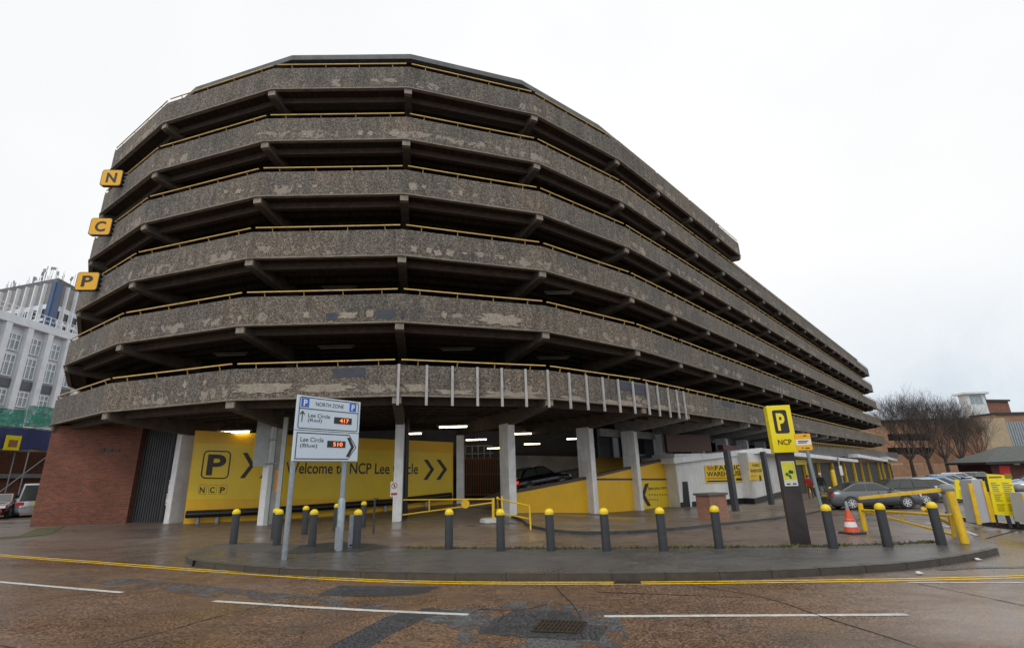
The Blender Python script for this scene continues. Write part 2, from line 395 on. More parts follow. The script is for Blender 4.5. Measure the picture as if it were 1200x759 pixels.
for k,zb in enumerate(BZ):
    P=TOP if k==5 else LOW
    b=MB(); sweep(b,P,[(0,zb+.05),(0,zb+PH),(.17,zb+PH),(.17,zb+.3)],uvlev=[10*k+.05,10*k+PH,10*k+PH+.17,10*k+9.5]); b.build('parapet',M_AGG,garage)
    b=MB(); sweep(b,P,[(.1,zb+.05),(-.035,zb+.05),(-.035,zb),(.14,zb),(.14,zb+.08)]); b.build('parapet_lip',M_LIP,garage)
    prof=[(.14,zb+.08),(.62,zb+.08),(.62,zb-.2),(.84,zb-.2),(.84,zb+.08)]
    d=1.45
    while d<9.6: prof+=[(d,zb+.08),(d+.05,zb-.1),(d+.2,zb-.1),(d+.25,zb+.08)]; d+=.85
    prof.append((10.6,zb+.08))
    b=MB(); sweep(b,P,prof[1:4],1); sweep(b,P,prof[:2]); sweep(b,P,prof[3:])
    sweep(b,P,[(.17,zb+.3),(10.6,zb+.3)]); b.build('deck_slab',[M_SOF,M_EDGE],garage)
    # yellow hand rail standing on the parapet, one run per bay
    b=MB(); nf=(9 if k==5 else NBAY)
    for i in range(-1,nf):
        a=P[i] if i>=0 else P[-1]; c=P[i+1]; e=(c-a); L=e.length; e.normalize(); nn=Vector((-e.y,e.x)); zt=zb+PH+.2
        j=zt+random.uniform(-.015,.015)
        b.tube([(a.x+e.x*.12+nn.x*.02,a.y+e.y*.12+nn.y*.02,j),(c.x-e.x*.12+nn.x*.02,c.y-e.y*.12+nn.y*.02,zt)],.028,6)
        m=max(2,round(L/1.5)) if i<5 else 4
        for q in range(m):
            t=(q+.5)/m*L; p=a+e*t
            b.tube([(p.x+nn.x*s,p.y+nn.y*s,z) for s,z in ((.15,zb+PH-.01),(.14,zb+PH+.06),(.1,zb+PH+.16),(.03,zt))],.02,5)
    b.build('hand_rail',M_RAIL,garage)
# beams that carry the edge; the farthest ones are a single mesh
far=MB(); nbeam=0
def beam_mesh(b,P,i,zb,mi0=0,mi1=1):
    q=P[i]; m=MIT[id(P)][i].normalized(); t=Vector((-m.y,m.x))*.16
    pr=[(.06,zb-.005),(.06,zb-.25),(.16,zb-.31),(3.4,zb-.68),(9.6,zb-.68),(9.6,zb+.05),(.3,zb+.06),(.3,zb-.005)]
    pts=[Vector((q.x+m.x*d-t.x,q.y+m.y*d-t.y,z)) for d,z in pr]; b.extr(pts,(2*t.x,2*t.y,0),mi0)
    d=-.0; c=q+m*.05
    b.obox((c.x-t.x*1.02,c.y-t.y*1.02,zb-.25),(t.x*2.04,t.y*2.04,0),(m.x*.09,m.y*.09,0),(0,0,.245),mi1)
order=[(k,i) for i in range(0,NBAY) for k in range(6) if not(k==5 and i>9)]
M_BEAMW=mat('pale_painted_beam',(.3,.3,.3),.7,0,.3,3,.3)
for k,i in order:
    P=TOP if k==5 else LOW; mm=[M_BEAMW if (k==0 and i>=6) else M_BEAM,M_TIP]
    if i<15: b=MB(); beam_mesh(b,P,i,BZ[k]); b.build('beam',mm,garage); nbeam+=1
    else: beam_mesh(far,P,i,BZ[k])
tag(far.build('far_beams',[M_BEAM,M_TIP],garage),kind='stuff')
# roof slab over the top deck and the lower roof behind it
for P,z0 in ((TOP,20.98),(LOW,18.28)):
    b=MB(); ins=1.08
    sweep(b,P,[(ins+.25,z0),(ins,z0),(ins,z0+.27),(ins+.05,z0+.27)],1)
    sweep(b,P,[(ins+.05,z0+.27),(10.6,z0+.35)],1); sweep(b,P,[(10.6,z0+.02),(ins+.25,z0)],0)
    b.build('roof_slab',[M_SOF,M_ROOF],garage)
# added wall behind the decks, blocks light from the far side
b=MB(); sweep(b,LOW,[(10.4,4.4),(10.4,18.6)]); sweep(b,TOP,[(10.4,18.3),(10.4,21.3)]); b.build('light_block_wall',M_DARK,garage)
# columns: white blades on the ground, dark interior concrete above
for i in range(1,NBAY):
    q=LOW[i]; m=MIT[id(LOW)][i].normalized(); t=Vector((-m.y,m.x))*.18
    d0=3.35 if i!=7 else 4.0
    if i<16:
        c=q+m*d0+Vector(({2:-.45,1:-.28}.get(i,0),0)); g=min(gz(c.x,c.y),gz(*(c+m*.9)))-.05
        b=MB(); b.obox((c.x-t.x,c.y-t.y,g),(t.x*2,t.y*2,0),(m.x*(1.5 if i==1 else .86),m.y*(1.5 if i==1 else .86),0),(0,0,BZ[0]-.6-g)); b.build('ground_column',M_COL,garage,bev=.015)
    c=q+m*(d0+.1); top=21.1 if i<9 else 18.3
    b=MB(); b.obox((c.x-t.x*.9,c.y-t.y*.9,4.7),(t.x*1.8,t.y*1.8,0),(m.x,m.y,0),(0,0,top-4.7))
    if i<10: b.build('deck_column',M_DARK,garage)
    else:
        if i==10: fc=MB()
        fc.v,fc.f,fc.mi,fc.sm=fc.v+b.v,fc.f+[[x+len(fc.v) for x in f] for f in b.f],fc.mi+b.mi,fc.sm+b.sm
fc.build('far_deck_columns',M_DARK,garage)
# repair patches on the aggregate, each a thin skin of render with a ragged edge
M_REP=mat('repair_render',(.36,.31,.245),.85,0,.35,9,.3)
M_DPAT=mat('blue_grey_overpaint',(.055,.062,.085),.7,0,.3,4,.2)
edge=[VP(PL[i],PL[i+1]) for i in range(9)]
def patch(e,x0,y0,x1,y1,dark=False,rag=.3,ry=0):
    pl=edge[e]; xc,yc=(x0+x1)/2,(y0+y1)/2; us,zs=pl.sz(xc,yc); w=abs(pl.sz(x1,yc)[0]-pl.sz(x0,yc)[0])/2; h=abs(pl.sz(xc,y1)[1]-pl.sz(xc,y0)[1])/2
    kz=min(range(6),key=lambda q_:abs(BZ[q_]+.6-zs)); lo_,hi_=BZ[kz]+.055,BZ[kz]+PH-.03
    pts=[]
    n=56 if not dark else 4
    for k in range(n):
        a=2*math.pi*(k+.5)/n
        if dark: c,s=math.cos(a),math.sin(a); r=1.41
        else:
            c,s=math.cos(a),math.sin(a); p_=5 if w>h*2.5 else 2.6
            r=(abs(c)**p_+abs(s)**p_)**(-1/p_)*(1-rag*1.2*abs(.6*math.sin(a*3+x0)+.5*math.sin(a*7+x0*2.1))-random.uniform(0,.22))
        zq=min(max(zs+h*r*s,lo_),hi_); pts.append(pl.pt(us+w*r*c,zq,.004))
    b=MB(); b.extr(pts if (pts[1]-pts[0]).cross(pts[2]-pts[1]).dot(pl.n)>0 else pts[::-1],pl.n*(.012 if not dark else .006)); b.build('dark_patch' if dark else 'repair_patch',M_DPAT if dark else M_REP,garage)
for a in ((2,270,448,345,462,0,.18),(2,345,449,420,460.5,0,.2),(1,214,445,220,456),(1,238,444,243,452),
    (3,473,449,505,460,0,.2),(3,508,456,560,463,0,.3),(3,560,458,640,466,0,.3),(4,700,468,760,478,0,.3),(4,655,463,690,471,0,.35),
    (2,354,364,364,374),(2,395,365,421,374,0,.25),(2,428,362,439,373,0,.15),(1,278,369,284,377),(3,516,364,525,374),(3,556,367,617,382,0,.22),
    (3,480,287,490,297),(3,498,289,507,298),(3,507,292,519,301),(3,521,291,533,302),(3,541,295,549,299),(3,584,299,591,305),
    (3,478,213,490,225,0,.2),(3,493,216,500,222),(3,537,222,543,231),(2,348,216,355,221),(2,365,216,373,221),(1,262,222,268,228),(1,275,221,284,228),
    (2,418,152,427,160),(2,430,153,438,160),(2,454,151,471,161,0,.3),(2,355,155,360,160),(3,561,166,568,173),
    (5,762,474,790,480,0,.4),
    (4,660,258,668,263),(4,640,262,648,268),(5,750,292,757,300),(2,385,225,392,228)): patch(*a)
for a in ((2,390,431,428,442),(2,441,363,463,373),(4,724,447,738,457),(4,739,450,756,462),(6,846,468,860,477),(2,382,367,395,375),(3,470,364,474,373)): patch(*a,True) if len(a)==5 else None
# pale posts fixed over the first floor parapet
for e,xs in ((3,(466.5,499.6,529.7,559,587.5,615.5,641.5)),(4,(666,686,705,723,740,756.5)),(5,(768,780,790,798))):
    for x in xs:
        u,_=edge[e].sz(x,450); p=edge[e].pt(u,4.32,.0); b=MB(); d=edge[e].d; n=edge[e].n
        b.obox(p-d*.045+n*.03,d*.09,n*.07,Z*1.5); b.build('parapet_post',M_POST,garage)
# ---------------------------------------------------------------- ground floor, left
bw=VP((-21.42,23.2),(-16.86,23.65)); b=MB()
g=.2; A=Vector((-21.42,23.2)); B_=Vector((-17.5,23.6))
b.prism([A,B_,B_+Vector((0,.35)),A+Vector((.9,5)),A+Vector((.1,5))],g-.1,4.62); b.build('brick_wall',M_BRK,garage)
b=MB()
for x in (116,125,134): 
    u,z=bw.sz(x,529); p=bw.pt(u,z,.003); b.obox(p,bw.d*.22,bw.n*.02,Z*.12)
b.build('air_brick',M_BLK,garage)
dv=VP((-17.45,23.9),(-13.6,23.9)); b=MB()
for i in range(35):
    u=i*.11; b.obox(dv.pt(u,.2,0),dv.d*.07,dv.n*.04,Z*4.2)
b.obox(dv.pt(0,.2,-.05),dv.d*3.9,dv.n*.05,Z*4.2); 
for u in (0,1.25,2.5): b.obox(dv.pt(u,.2,.02),dv.d*.08,dv.n*.04,Z*4.2)
b.build('shutter_door',M_SHUT,garage)
# yellow hoarding with the welcome banner
r=ray(531,550); YA=Vector((-14.0,22.4)); YB=Vector((r.x/r.y*26.6,26.6)); YW=VP(YA,YB)
hoard=MB()
def face(b,pl,pts,off,th,mi=0):
    p=[pl.at(x,y) for x,y in pts]; 
    if (p[1]-p[0]).cross(p[2]-p[1]).dot(pl.n)<0: p=p[::-1]
    b.extr([q+pl.n*off for q in p],pl.n*th,mi)
face(hoard,YW,[(214,618),(531,594),(531,518),(229,504)],-.12,.12); hd=hoard.build('yellow_hoarding',M_YEL,garage)
b=MB(); face(b,YW,[(219.8,585),(529.6,583.5),(529.3,530.7),(228.7,518.6)],.004,.012); bn=b.build('welcome_banner',M_YELB,hd)
b=MB()
for x in (300,360,423,482):
    p=YW.at(x,583); q=YW.at(x+1.5,526); b.obox(p+YW.n*.017,YW.d*.012,YW.n*.002,Z*(q.z-p.z))
b.build('panel_joint',M_YEL,bn)
def txt(s,name,m,par,pl,x0,y0,x1,y1,hpx=None,off=.02,th=.003,bold=.02,fitw=True,lev=False):
    """text between photo points lower left (x0,y0) and lower right (x1,y1), height in photo px at the left"""
    O=pl.at(x0,y0); R=pl.at(x1,y1)
    if lev: R.z=O.z
    T=pl.at(x0,y0-hpx); h=T.z-O.z; U=(R-O); w=U.length; U.normalize()
    if U.cross(Z).dot(pl.n)<0: pass
    return text(s,name,m,par,O+pl.n*off,U,Z,w,h,0,th,bold,fitw=fitw)
txt('Welcome to NCP Lee Circle','lettering',M_TXT,bn,YW,334.5,554.8,489.7,555.3,13.6,bold=.014)
txt('P','letter',M_TXT,bn,YW,241,556.5,263,556.8,24.5,bold=.03)
fr=MB(); O=YW.at(234.5,560.5); R=YW.at(267.5,561); T=YW.at(238,527.2); frame_rect(fr,O+YW.n*.018,(R-O).normalized(),Z,(R-O).length,T.z-O.z,.055,0,0,.2); fr.build('letter_frame',M_TXT,bn)
for ch,x in (('N',232),('C',243.8),('P',255.8)):
    txt(ch,'letter',M_TXT,bn,YW,x+1.7,577.2,x+7.4,577.3,7,bold=.03)
    fr=MB(); O=YW.at(x,578.8); R=YW.at(x+9.6,578.9); frame_rect(fr,O+YW.n*.018,(R-O).normalized(),Z,(R-O).length,.4,.012,0,0,.06); fr.build('letter_frame',M_TXT,bn)
def chevron(par,pl,x0,y0,x1,y1,w=.36,flip=False,off=.018,m=None):
    """> filling photo box x0..x1,y0..y1 on plane pl"""
    ua,za=pl.sz(x0,y1); ub,zb_=pl.sz(x1,y0); zm=(za+zb_)/2; W=ub-ua; t=abs(W)*w
    s=1
    if flip: ua,ub=ub,ua
    sg=1 if ub>ua else -1
    pts=[(ua,zb_),(ua+sg*t,zb_),(ub,zm),(ua+sg*t,za),(ua,za),(ub-sg*t,zm)]
    p=[pl.pt(u,z,off) for u,z in pts]
    b=MB(); b.extr(p,pl.n*.003); return b.build('chevron',m or M_TXT,par)
for x0,x1,y0,y1 in ((281,300,530,560),(304,323,531,560),(496,509,538,562),(511,524,538,562)): chevron(bn,YW,x0,y0,x1,y1)
# crash barrier on the ramp edge in front of the hoarding
b=MB(); P0=YW.at(218,602,.35); pts=[YW.at(x,y,.35) for x,y in ((218,602.5),(308,598.5),(380,593.5),(457,588),(529,580))]
b.tube(pts,.15,8); b.tube([p+Vector((0,0,.0))+YW.n*.1 for p in pts],.09,6)
bar=b.build('crash_barrier',M_BLK,garage)
for x,y in ((232,602),(255,601),(330,597),(362,595),(425,590),(452,588.5),(500,584)):
    p=YW.at(x,y,.28); b=MB(); b.obox(p-Vector((.06,0,.55)),(.12,0,0),(0,.1,0),(0,0,.45)); b.build('barrier_post',M_GREY,bar)
# inner white column right of the hoarding, brown slatted gates and dark back wall
p=YB+Vector((.15,.2)); b=MB(); b.obox((p.x,p.y,.2),(.36,.05,0),(0,.5,0),(0,0,3.7)); b.build('inner_column',M_COL,garage)
bk=VP((-6,35),(6,35)); b=MB(); face(b,VP((-6,46),(6,46)),[(500,600),(760,600),(760,505),(500,505)],-.4,.1); b.build('far_wall',M_DARK,garage); b=MB(); face(b,bk,[(520,600),(597,600),(597,534),(520,534)],-.4,.1); b.build('back_wall',M_DARK,garage)
b=MB()
for i in range(26):
    x=538+i*2.05; p=bk.at(x,581); q=bk.at(x,536); b.obox(p,(.05,0,0),(0,.05,0),(0,0,q.z-p.z))
for y in (537,556,580): 
    p=bk.at(537,y,.06); q=bk.at(590,y-.4,.06); b.obox(p,q-p,(0,.05,0),(0,0,.07))
b.build('slatted_gate',M_BROWN,garage)
b=MB()
for x in (545,553,560,567,574): p=bk.at(x,538,.02); b.obox(p,(.05,0,0),(0,.04,0),(0,0,.95))
for y in (523,532): p=bk.at(545,y,.02); b.obox(p,(1.9,0,0),(0,.04,0),(0,0,.05))
b.build('window_bars',M_GREY,garage)
b=MB(); b.tube([G(474,606)+Vector((0,0,0)),G(474,606)+Vector((-.03,0,4.2))],.12,8); b.build('downpipe',M_BLK,garage)
# ---------------------------------------------------------------- yellow ramp wall
K=[LOW[i]+MIT[id(LOW)][i].normalized()*3.75 for i in (4,5,6,7)]
rw=[VP(K[i],K[i+1]) for i in range(3)]
b=MB(); cp=MB()
def topline(x):   # ramp parapet top in photo px
    pts=[(600,578.5),(640,570.5),(687,561.5),(744,548),(787,537.5),(800,534.5)]
    for (a,c),(d,e) in zip(pts,pts[1:]):
        if a<=x<=d: return c+(e-c)*(x-a)/(d-a)
    return pts[-1][1]
def colx(p):  # photo x of a plan point (at wall height)
    v=Vector((p[0],p[1],1.5-EYE)); c,s=math.cos(PITCH),math.sin(PITCH); d=v.y*c+v.z*s; a=v.x/d; u=(-v.y*s+v.z*c)/d
    return CX+FPX*(a*math.cos(ROLL)-u*math.sin(ROLL))
for j,pl in enumerate(rw):
    xa=colx(K[j]); xb=colx(K[j+1]) if j<2 else 791
    xs=[xa+(xb-xa)*k/4 for k in range(5)]
    for x0,x1 in zip(xs,xs[1:]):
        a,c=pl.at(x0,topline(max(600,x0))),pl.at(x1,topline(x1)); ga,gc=Vector((a.x,a.y,gz(a.x,a.y)-.1)),Vector((c.x,c.y,gz(c.x,c.y)-.1))
        b.extr([ga,gc,c,a],-pl.n*.22)
        up=Z*.13; b.extr([a+pl.n*.03,c+pl.n*.03,c+up+pl.n*.03,a+up+pl.n*.03],-pl.n*.3,1)
    if j>0:
        x0=xa; x1=xb-1; p=pl.at(x0,562.2); q=pl.at(x1,562.2); b.extr([p+pl.n*.004,q+pl.n*.004,q+pl.n*.004+Z*.09,p+pl.n*.004+Z*.09],pl.n*.03,1)
ramp_wall=b.build('yellow_ramp_wall',[M_YEL,M_COPE],garage)
# dark frame post at its end
pl=rw[2]; p=pl.at(791.5,597); b=MB(); u,_=pl.sz(790,590); b.obox(pl.pt(u,-.6,.05),pl.d*.55,pl.n*.08,Z*3.1); b.build('end_post',M_CHAR,garage)
b=MB(); face(b,pl,[(754,600.5),(791.3,596.3),(788.6,562.6),(751.3,562.6)],.004,.012); sp=b.build('price_banner',M_YELB,ramp_wall)
chevron(sp,pl,752.5,566,760,593.5,.42,True)
txt('Same price, more space','lettering',M_TXT,sp,pl,759.5,575.3,787.8,573.3,5.4,bold=.01)
b=MB()
for y,x1,h in ((580.5,788,.12),(586.3,770,.12)):
    for k in range(9 if x1>780 else 4):
        a=pl.at(760+k*3.1,y); b.obox(a+pl.n*.018,pl.d*.2,pl.n*.002,Z*.1)
b.build('small_print',mat('faded_print',(.35,.28,.05),.6),sp)
txt('NCP','lettering',M_TXT,sp,pl,784.5,591.5,790,591,3.4,bold=.03)
# ramp deck, rear white ramp wall, slatted fences and glazed back
b=MB(); b.add([(-3,29,.35),(3.2,26.5,.35),(13,37.5,3.0),(7,43,3.0)],[(0,1,2,3)]); b.add([(-3,29,.3),(3.2,26.5,.3),(13,37.5,2.95),(7,43,2.95)],[(3,2,1,0)]); b.build('ramp_deck',M_DARK,garage)
wv=VP((-2,36.5),(8,38.5)); b=MB(); face(b,wv,[(596,585),(700,585),(692,533.5),(596,532)],-.3,.25); b.build('rear_ramp_wall',mat('grimy_white_wall',(.68,.65,.6),.7,0,.2,1,.3),garage)
b=MB(); face(b,wv,[(596,533),(692,534.5),(692,531.5),(596,530)],-.3,.4); b.build('wall_coping',M_COPE,garage)
b=MB(); face(b,wv,[(640,572),(700,553),(700,549),(640,567)],.1,.1);  b.build('ramp_handrail',M_BEAMW,garage)
sf=VP((4.4,31),(7.8,34)); b=MB()
for i in range(34):
    x=692+i*1.27; p=sf.at(x,566); q=sf.at(x,525.5+i*.05); b.obox(p,sf.d*.035,sf.n*.05,Z*(q.z-p.z))
face(b,sf,[(692,527),(735,529),(735,526.5),(692,524.5)],.05,.04); b.build('yellow_slatted_fence',mat('ochre_steel',(.8,.45,.05),.5,0,.2,3),garage)
gw=VP(inset(LOW,7,9.5),inset(LOW,12,9.5)); b=MB(); b.obox(gw.pt(2,-1,0),gw.d*60,-gw.n*.2,Z*5.6); b.build('rear_wall',M_DARK,garage)
# red soffit strip / fascia above the kiosks
for e_,x0,x1 in ((6,795,840),):
    pass
# prohibition notices on two white columns
def notice(i,px,py,par,sz=.3):
    q=LOW[i]; m=MIT[id(LOW)][i].normalized(); pl=VP(q+m*3.35-Vector((-m.y,m.x)),q+m*3.35+Vector((-m.y,m.x)))
    p=pl.at(px,py); u=pl.d if pl.d.cross(Z).dot(pl.n)>0 else -pl.d
    b=MB(); b.obox(p-u*sz/2-Z*sz*.9,u*sz,pl.n*.012,Z*sz*1.9); o=b.build('notice',M_WHT2,par)
    b=MB(); R_=sz*.4; c=p+Z*sz*.45+pl.n*.014
    ring=[]; 
    for rr in (R_,R_*.78): ring.append([c+u*rr*math.cos(2*math.pi*k/20)+Z*rr*math.sin(2*math.pi*k/20) for k in range(20)])
    b.add(ring[0]+ring[1],[(k,(k+1)%20,20+(k+1)%20,20+k) for k in range(20)])
    d=(u+Z).normalized(); e2=(u-Z).normalized()
    b.quad(c-e2*R_*.8-d*.012+pl.n*.001,c+e2*R_*.8-d*.012+pl.n*.001,c+e2*R_*.8+d*.012+pl.n*.001,c-e2*R_*.8+d*.012+pl.n*.001)
    b.obox(p-u*sz*.4-Z*sz*.75+pl.n*.013,u*sz*.8,pl.n*.002,Z*sz*.3)
    b.build('notice_print',M_RED,o)
    b=MB(); b.obox(c-u*.02-Z*.06,u*.04,pl.n*.0015,Z*.12); b.build('notice_figure',M_TXT,o)
notice(3,462,573,garage,.3); notice(1,200,569,garage,.26); notice(1,197,585,garage,.26)
# fluorescent battens under the decks
def batten(px,py,z,L,lit,label,group,ang=0):
    r=ray(px,py); t=(z-EYE)/r.z; c=Vector((r.x*t,r.y*t,z)); o=empty('strip_light',c,label,'light',group)
    b=MB(); b.box(c+Z*.07,(L,.16,.05),ang); b.build('light_housing',M_GREY if lit else M_BEAM,o)
    b=MB(); d=Vector((math.cos(ang),math.sin(ang),0)); b.tube([c-d*L*.43,c+d*L*.43],.032,8); b.build('light_tube',M_LAMP if lit else mat('unlit_tube',(.12,.115,.1),.4),o)
for x,y,L in ((275,506,1.5),(429,516,1.3),(482,508,1.2),(511,521.8,1.5),(531,500,1.5),(558,515,1.5),(579,525,1.3),(613,508,1.5),(623.5,520,1.4),(671,514,.9)):
    batten(x,y,4.05,L,True,'lit white fluorescent strip light under the ground floor ceiling','lit ceiling strip lights',.05)
for x,y,z,L in ((271,416,7.0,1.4),(394,407.5,7.0,1.5),(536,410,7.0,1.5),(398,338,9.75,1.5),(655,344,9.75,1.4),(648,420,7.0,1.6)):
    batten(x,y,z,L,False,'unlit grey fluorescent batten under an upper deck','unlit battens under the upper decks',.05)
# ---------------------------------------------------------------- ground
def axis(lo,hi,fine0,fine1,st):
    v=[lo]; x=lo
    a=[]
    x=fine0
    while x<=fine1+1e-6: a.append(x); x+=st
    left=[]; d=st; x=fine0
    while x>lo: d*=1.35; x-=d; left.append(max(x,lo))
    right=[]; d=st; x=a[-1]
    while x<hi: d*=1.35; x+=d; right.append(min(x,hi))
    return left[::-1]+a+right
xs=axis(-1500,1500,-30,32,.45); ys=axis(-60,2500,2,45,.45)
b=MB(); n=len(xs); vs=[(x,y,gz(x,y)) for y in ys for x in xs]
b.add(vs,[(j*n+i,j*n+i+1,(j+1)*n+i+1,(j+1)*n+i) for j in range(len(ys)-1) for i in range(n-1)],0,True)
tag(b.build('ground',M_LOT),kind='structure')
def sheet(name,poly,m,lift,kind='structure',h=0,kerbm=None,grid=.45,parent=None):
    """polygon (plan points) draped over the ground, optionally raised with a kerb face"""
    bm=bmesh.new(); vs=[bm.verts.new((p[0],p[1],0)) for p in poly]; bm.faces.new(vs)
    x0,x1=min(p[0] for p in poly),max(p[0] for p in poly); y0,y1=min(p[1] for p in poly),max(p[1] for p in poly)
    for ax,lo,hi in ((0,x0,x1),(1,y0,y1)):
        k=math.floor(lo/grid)*grid+grid
        while k<hi:
            co=Vector((k,0,0)) if ax==0 else Vector((0,k,0)); no=Vector((1,0,0)) if ax==0 else Vector((0,1,0))
            bmesh.ops.bisect_plane(bm,geom=bm.verts[:]+bm.edges[:]+bm.faces[:],plane_co=co,plane_no=no,dist=1e-5); k+=grid
    bm.normal_update(); b=MB(); idx={v:i for i,v in enumerate(bm.verts)}
    fs=[[idx[v] for v in f.verts] if f.normal.z>0 else [idx[v] for v in f.verts][::-1] for f in bm.faces]
    b.add([(v.co.x,v.co.y,gz(v.co.x,v.co.y)+lift+h) for v in bm.verts],fs,0,True); 
    if h:
        bnd=[e for e in bm.edges if len(e.link_faces)==1]
        for e in bnd:
            a,c=e.verts; f=e.link_faces[0]; ctr=f.calc_center_median(); pa,pc=a.co,c.co
            nn=(pc-pa).cross(Z); 
            if nn.dot((pa+pc)/2-ctr)<0: pa,pc=pc,pa
            za,zc=gz(pa.x,pa.y),gz(pc.x,pc.y)
            b.quad((pa.x,pa.y,za-.05),(pc.x,pc.y,zc-.05),(pc.x,pc.y,zc+lift+h),(pa.x,pa.y,za+lift+h),1)
    bm.free(); return tag(b.build(name,[m,kerbm or M_KERB],parent),kind=kind)
def strip(name,pts,w,m,lift,closed=False,seg=.35,off=0,parent=None,kind='structure',cut=None,jit=0):
    """ribbon of width w along plan polyline"""
    P=[Vector((p[0],p[1])) for p in pts]; Q=[P[0]]
    for a,c in zip(P,P[1:]):
        k=max(1,int((c-a).length/seg)); Q+=[a+(c-a)*(i+1)/k for i in range(k)]
    L,R=[],[]
    for i,p in enumerate(Q):
        d=(Q[min(i+1,len(Q)-1)]-Q[max(i-1,0)]).normalized(); nn=Vector((-d.y,d.x)); o=off
        L.append(p+nn*(o+w/2+random.uniform(-jit,jit))); R.append(p+nn*(o-w/2+random.uniform(-jit,jit)))
    b=MB(); b.add([(q.x,q.y,gz(q.x,q.y)+lift) for q in L+R],[(len(Q)+i,len(Q)+i+1,i+1,i) for i in range(len(Q)-1)])
    return tag(b.build(name,m,parent),kind=kind)
def smooth_path(pts,it=2):
    P=[Vector((p[0],p[1])) for p in pts]
    for _ in range(it):
        Q=[P[0]]
        for a,c in zip(P,P[1:]): Q+=[a*.75+c*.25,a*.25+c*.75]
        Q.append(P[-1]); P=Q
    return P
gp=lambda l:[G(x,y) for x,y in l]
yl=gp([(-60,645),(0,651),(100,658),(200,666),(300,672.5),(400,679),(500,682.5),(600,683.5),(700,683.5),(800,683),(1000,680.5),(1100,678.5),(1200,676),(1290,673)])
ylp=smooth_path(yl)
# road surface up to the yellow lines and beyond to the left junction
road=[(-26,-5),(26,-5),(26,11)]+[(p.x,p.y+.28) for p in reversed(ylp)]+[(-26,17)]
sheet('road',road,M_ROAD,.006,grid=.9)
isl=gp([(268,640.5),(240,645),(222,651),(215,657),(225,663.5),(262,669),(330,674),(400,677.3),(500,680.5),(600,681),(700,681),(800,680.5),(900,678),(1000,672.5),(1060,668.5),(1120,660.5),(1155,653.5),(1171,649)])
isl=smooth_path(isl,2)+gp([(1166,643.5),(1152,640.5),(1130,640),(980,644.5),(840,646),(640,647.5),(480,646.5),(400,646),(330,642)])
isl=[Vector((p[0],p[1])) for p in isl]
pav=sheet('pavement',isl,M_PAVE,.0,h=.12)
# kerb stones along its front: a paler top strip with joints
front=smooth_path(gp([(225,663.5),(262,669),(330,674),(400,677.3),(500,680.5),(600,681),(700,681),(800,680.5),(900,678),(1000,672.5),(1060,668.5),(1120,660.5),(1155,653.5),(1171,649)]),2)
strip('kerb',front,.13,mat('kerb_top',(.1,.085,.07),.55,0,.4,4,.5),.1255,off=.07)
b=MB(); acc=0; last=0
for a,c in zip(front,front[1:]):
    d=(c-a); L=d.length; d.normalize(); nn=Vector((-d.y,d.x)); t=last
    while t<L:
        p=a+d*t; z=gz(p.x,p.y); b.obox(Vector((p.x,p.y,z+.0))-Vector((nn.x,nn.y,0))*.004,Vector((d.x,d.y,0))*.012,Vector((nn.x,nn.y,0))*.14,Z*.129); t+=.92
    last=t-L
tag(b.build('kerb_joints',M_BLK),kind='structure')
for o in (-.075,.075): strip('yellow_line',ylp,.075,M_YLINE,.0105,off=o,jit=.006)
for a,c in (((-40,678.5),(143,694.5)),((250,704.5),(549,720.5)),((708,722.5),(1063,720.5))):
    q=gp([a,((a[0]+c[0])/2,(a[1]+c[1])/2+(1.5 if a[0]==250 else 0)),c]); strip('centre_line',smooth_path(q,1),.1,M_WHITEL,.0105,jit=.004)
strip('white_edge_line',gp([(1064,682.5),(1130,683),(1290,683)]),.06,M_WHITEL,.0105)
strip('bay_line',gp([(1085,612),(1145,627)]),.1,M_WHITEL,.0065)
# patches of later tarmac
sheet('tarmac_patch',[(p.x,p.y) for p in gp([(330,790),(372,765),(400,750),(455,722),(505,712),(535,716),(500,724),(455,745),(425,765),(405,800)])],M_PATCH,.0095)
sheet('tarmac_patch',[(p.x,p.y) for p in gp([(372,697),(398,686),(515,688),(500,694),(478,698),(420,699)])],M_PATCH,.0095)
def ragged(P,amp=.03,st=.12):
    out=[]; rr=random.Random(len(P)); n=len(P)
    for i in range(n):
        a,c=Vector(P[i]),Vector(P[(i+1)%n]); k=max(1,int((c-a).length/st)); out+=[a+(c-a)*(j/k)+Vector((rr.uniform(-amp,amp),rr.uniform(-amp,amp))) for j in range(k)]
    return out
mp=[(p.x,p.y) for p in gp([(560,743),(575,729),(603,715),(668,716),(685,731),(712,734),(705,751),(640,749),(600,746)])]
sheet('tarmac_patch',ragged(mp),M_PATCH,.0095)
sheet('tarmac_patch',[(p.x,p.y) for p in gp([(480,722),(560,710),(640,704),(720,716),(740,750),(700,770),(520,765),(540,740)])],M_GRIT,.0088)
sheet('tarmac_patch',[(p.x,p.y) for p in gp([(60,679),(150,677.5),(220,684),(330,695),(480,712),(470,716),(330,704),(240,700),(160,688)])],M_GRIT,.0085)
sheet('tarmac_patch',[(p.x,p.y) for p in gp([(330,655),(353,644),(400,640),(440,643),(458,647),(425,652),(380,653)])],M_PATCH,.125)
crack=mat('open_crack',(.015,.014,.013),.8)
for l in (((650,686),(660,698),(675,712),(684,732)),((808,686),(900,700),(960,722),(1080,759),(1150,790)),((1075,684),(1130,695),(1210,712)),((110,759),(190,742),(255,722),(330,706)),((640,709),(610,716),(560,714)),((0,757),(40,764)),((870,700),(700,694))):
    strip('road_crack',smooth_path(gp(l),2),.02,crack,.0112,jit=.007)
for l in (((1168,680),(1085,668),(1100,664)),((1000,643),(1000,612)),):
    pass
strip('road_channel',smooth_path(gp([(1100,667.5),(1140,665),(1200,664),(1260,664)]),1),.16,M_PATCH,.0062,jit=.03)
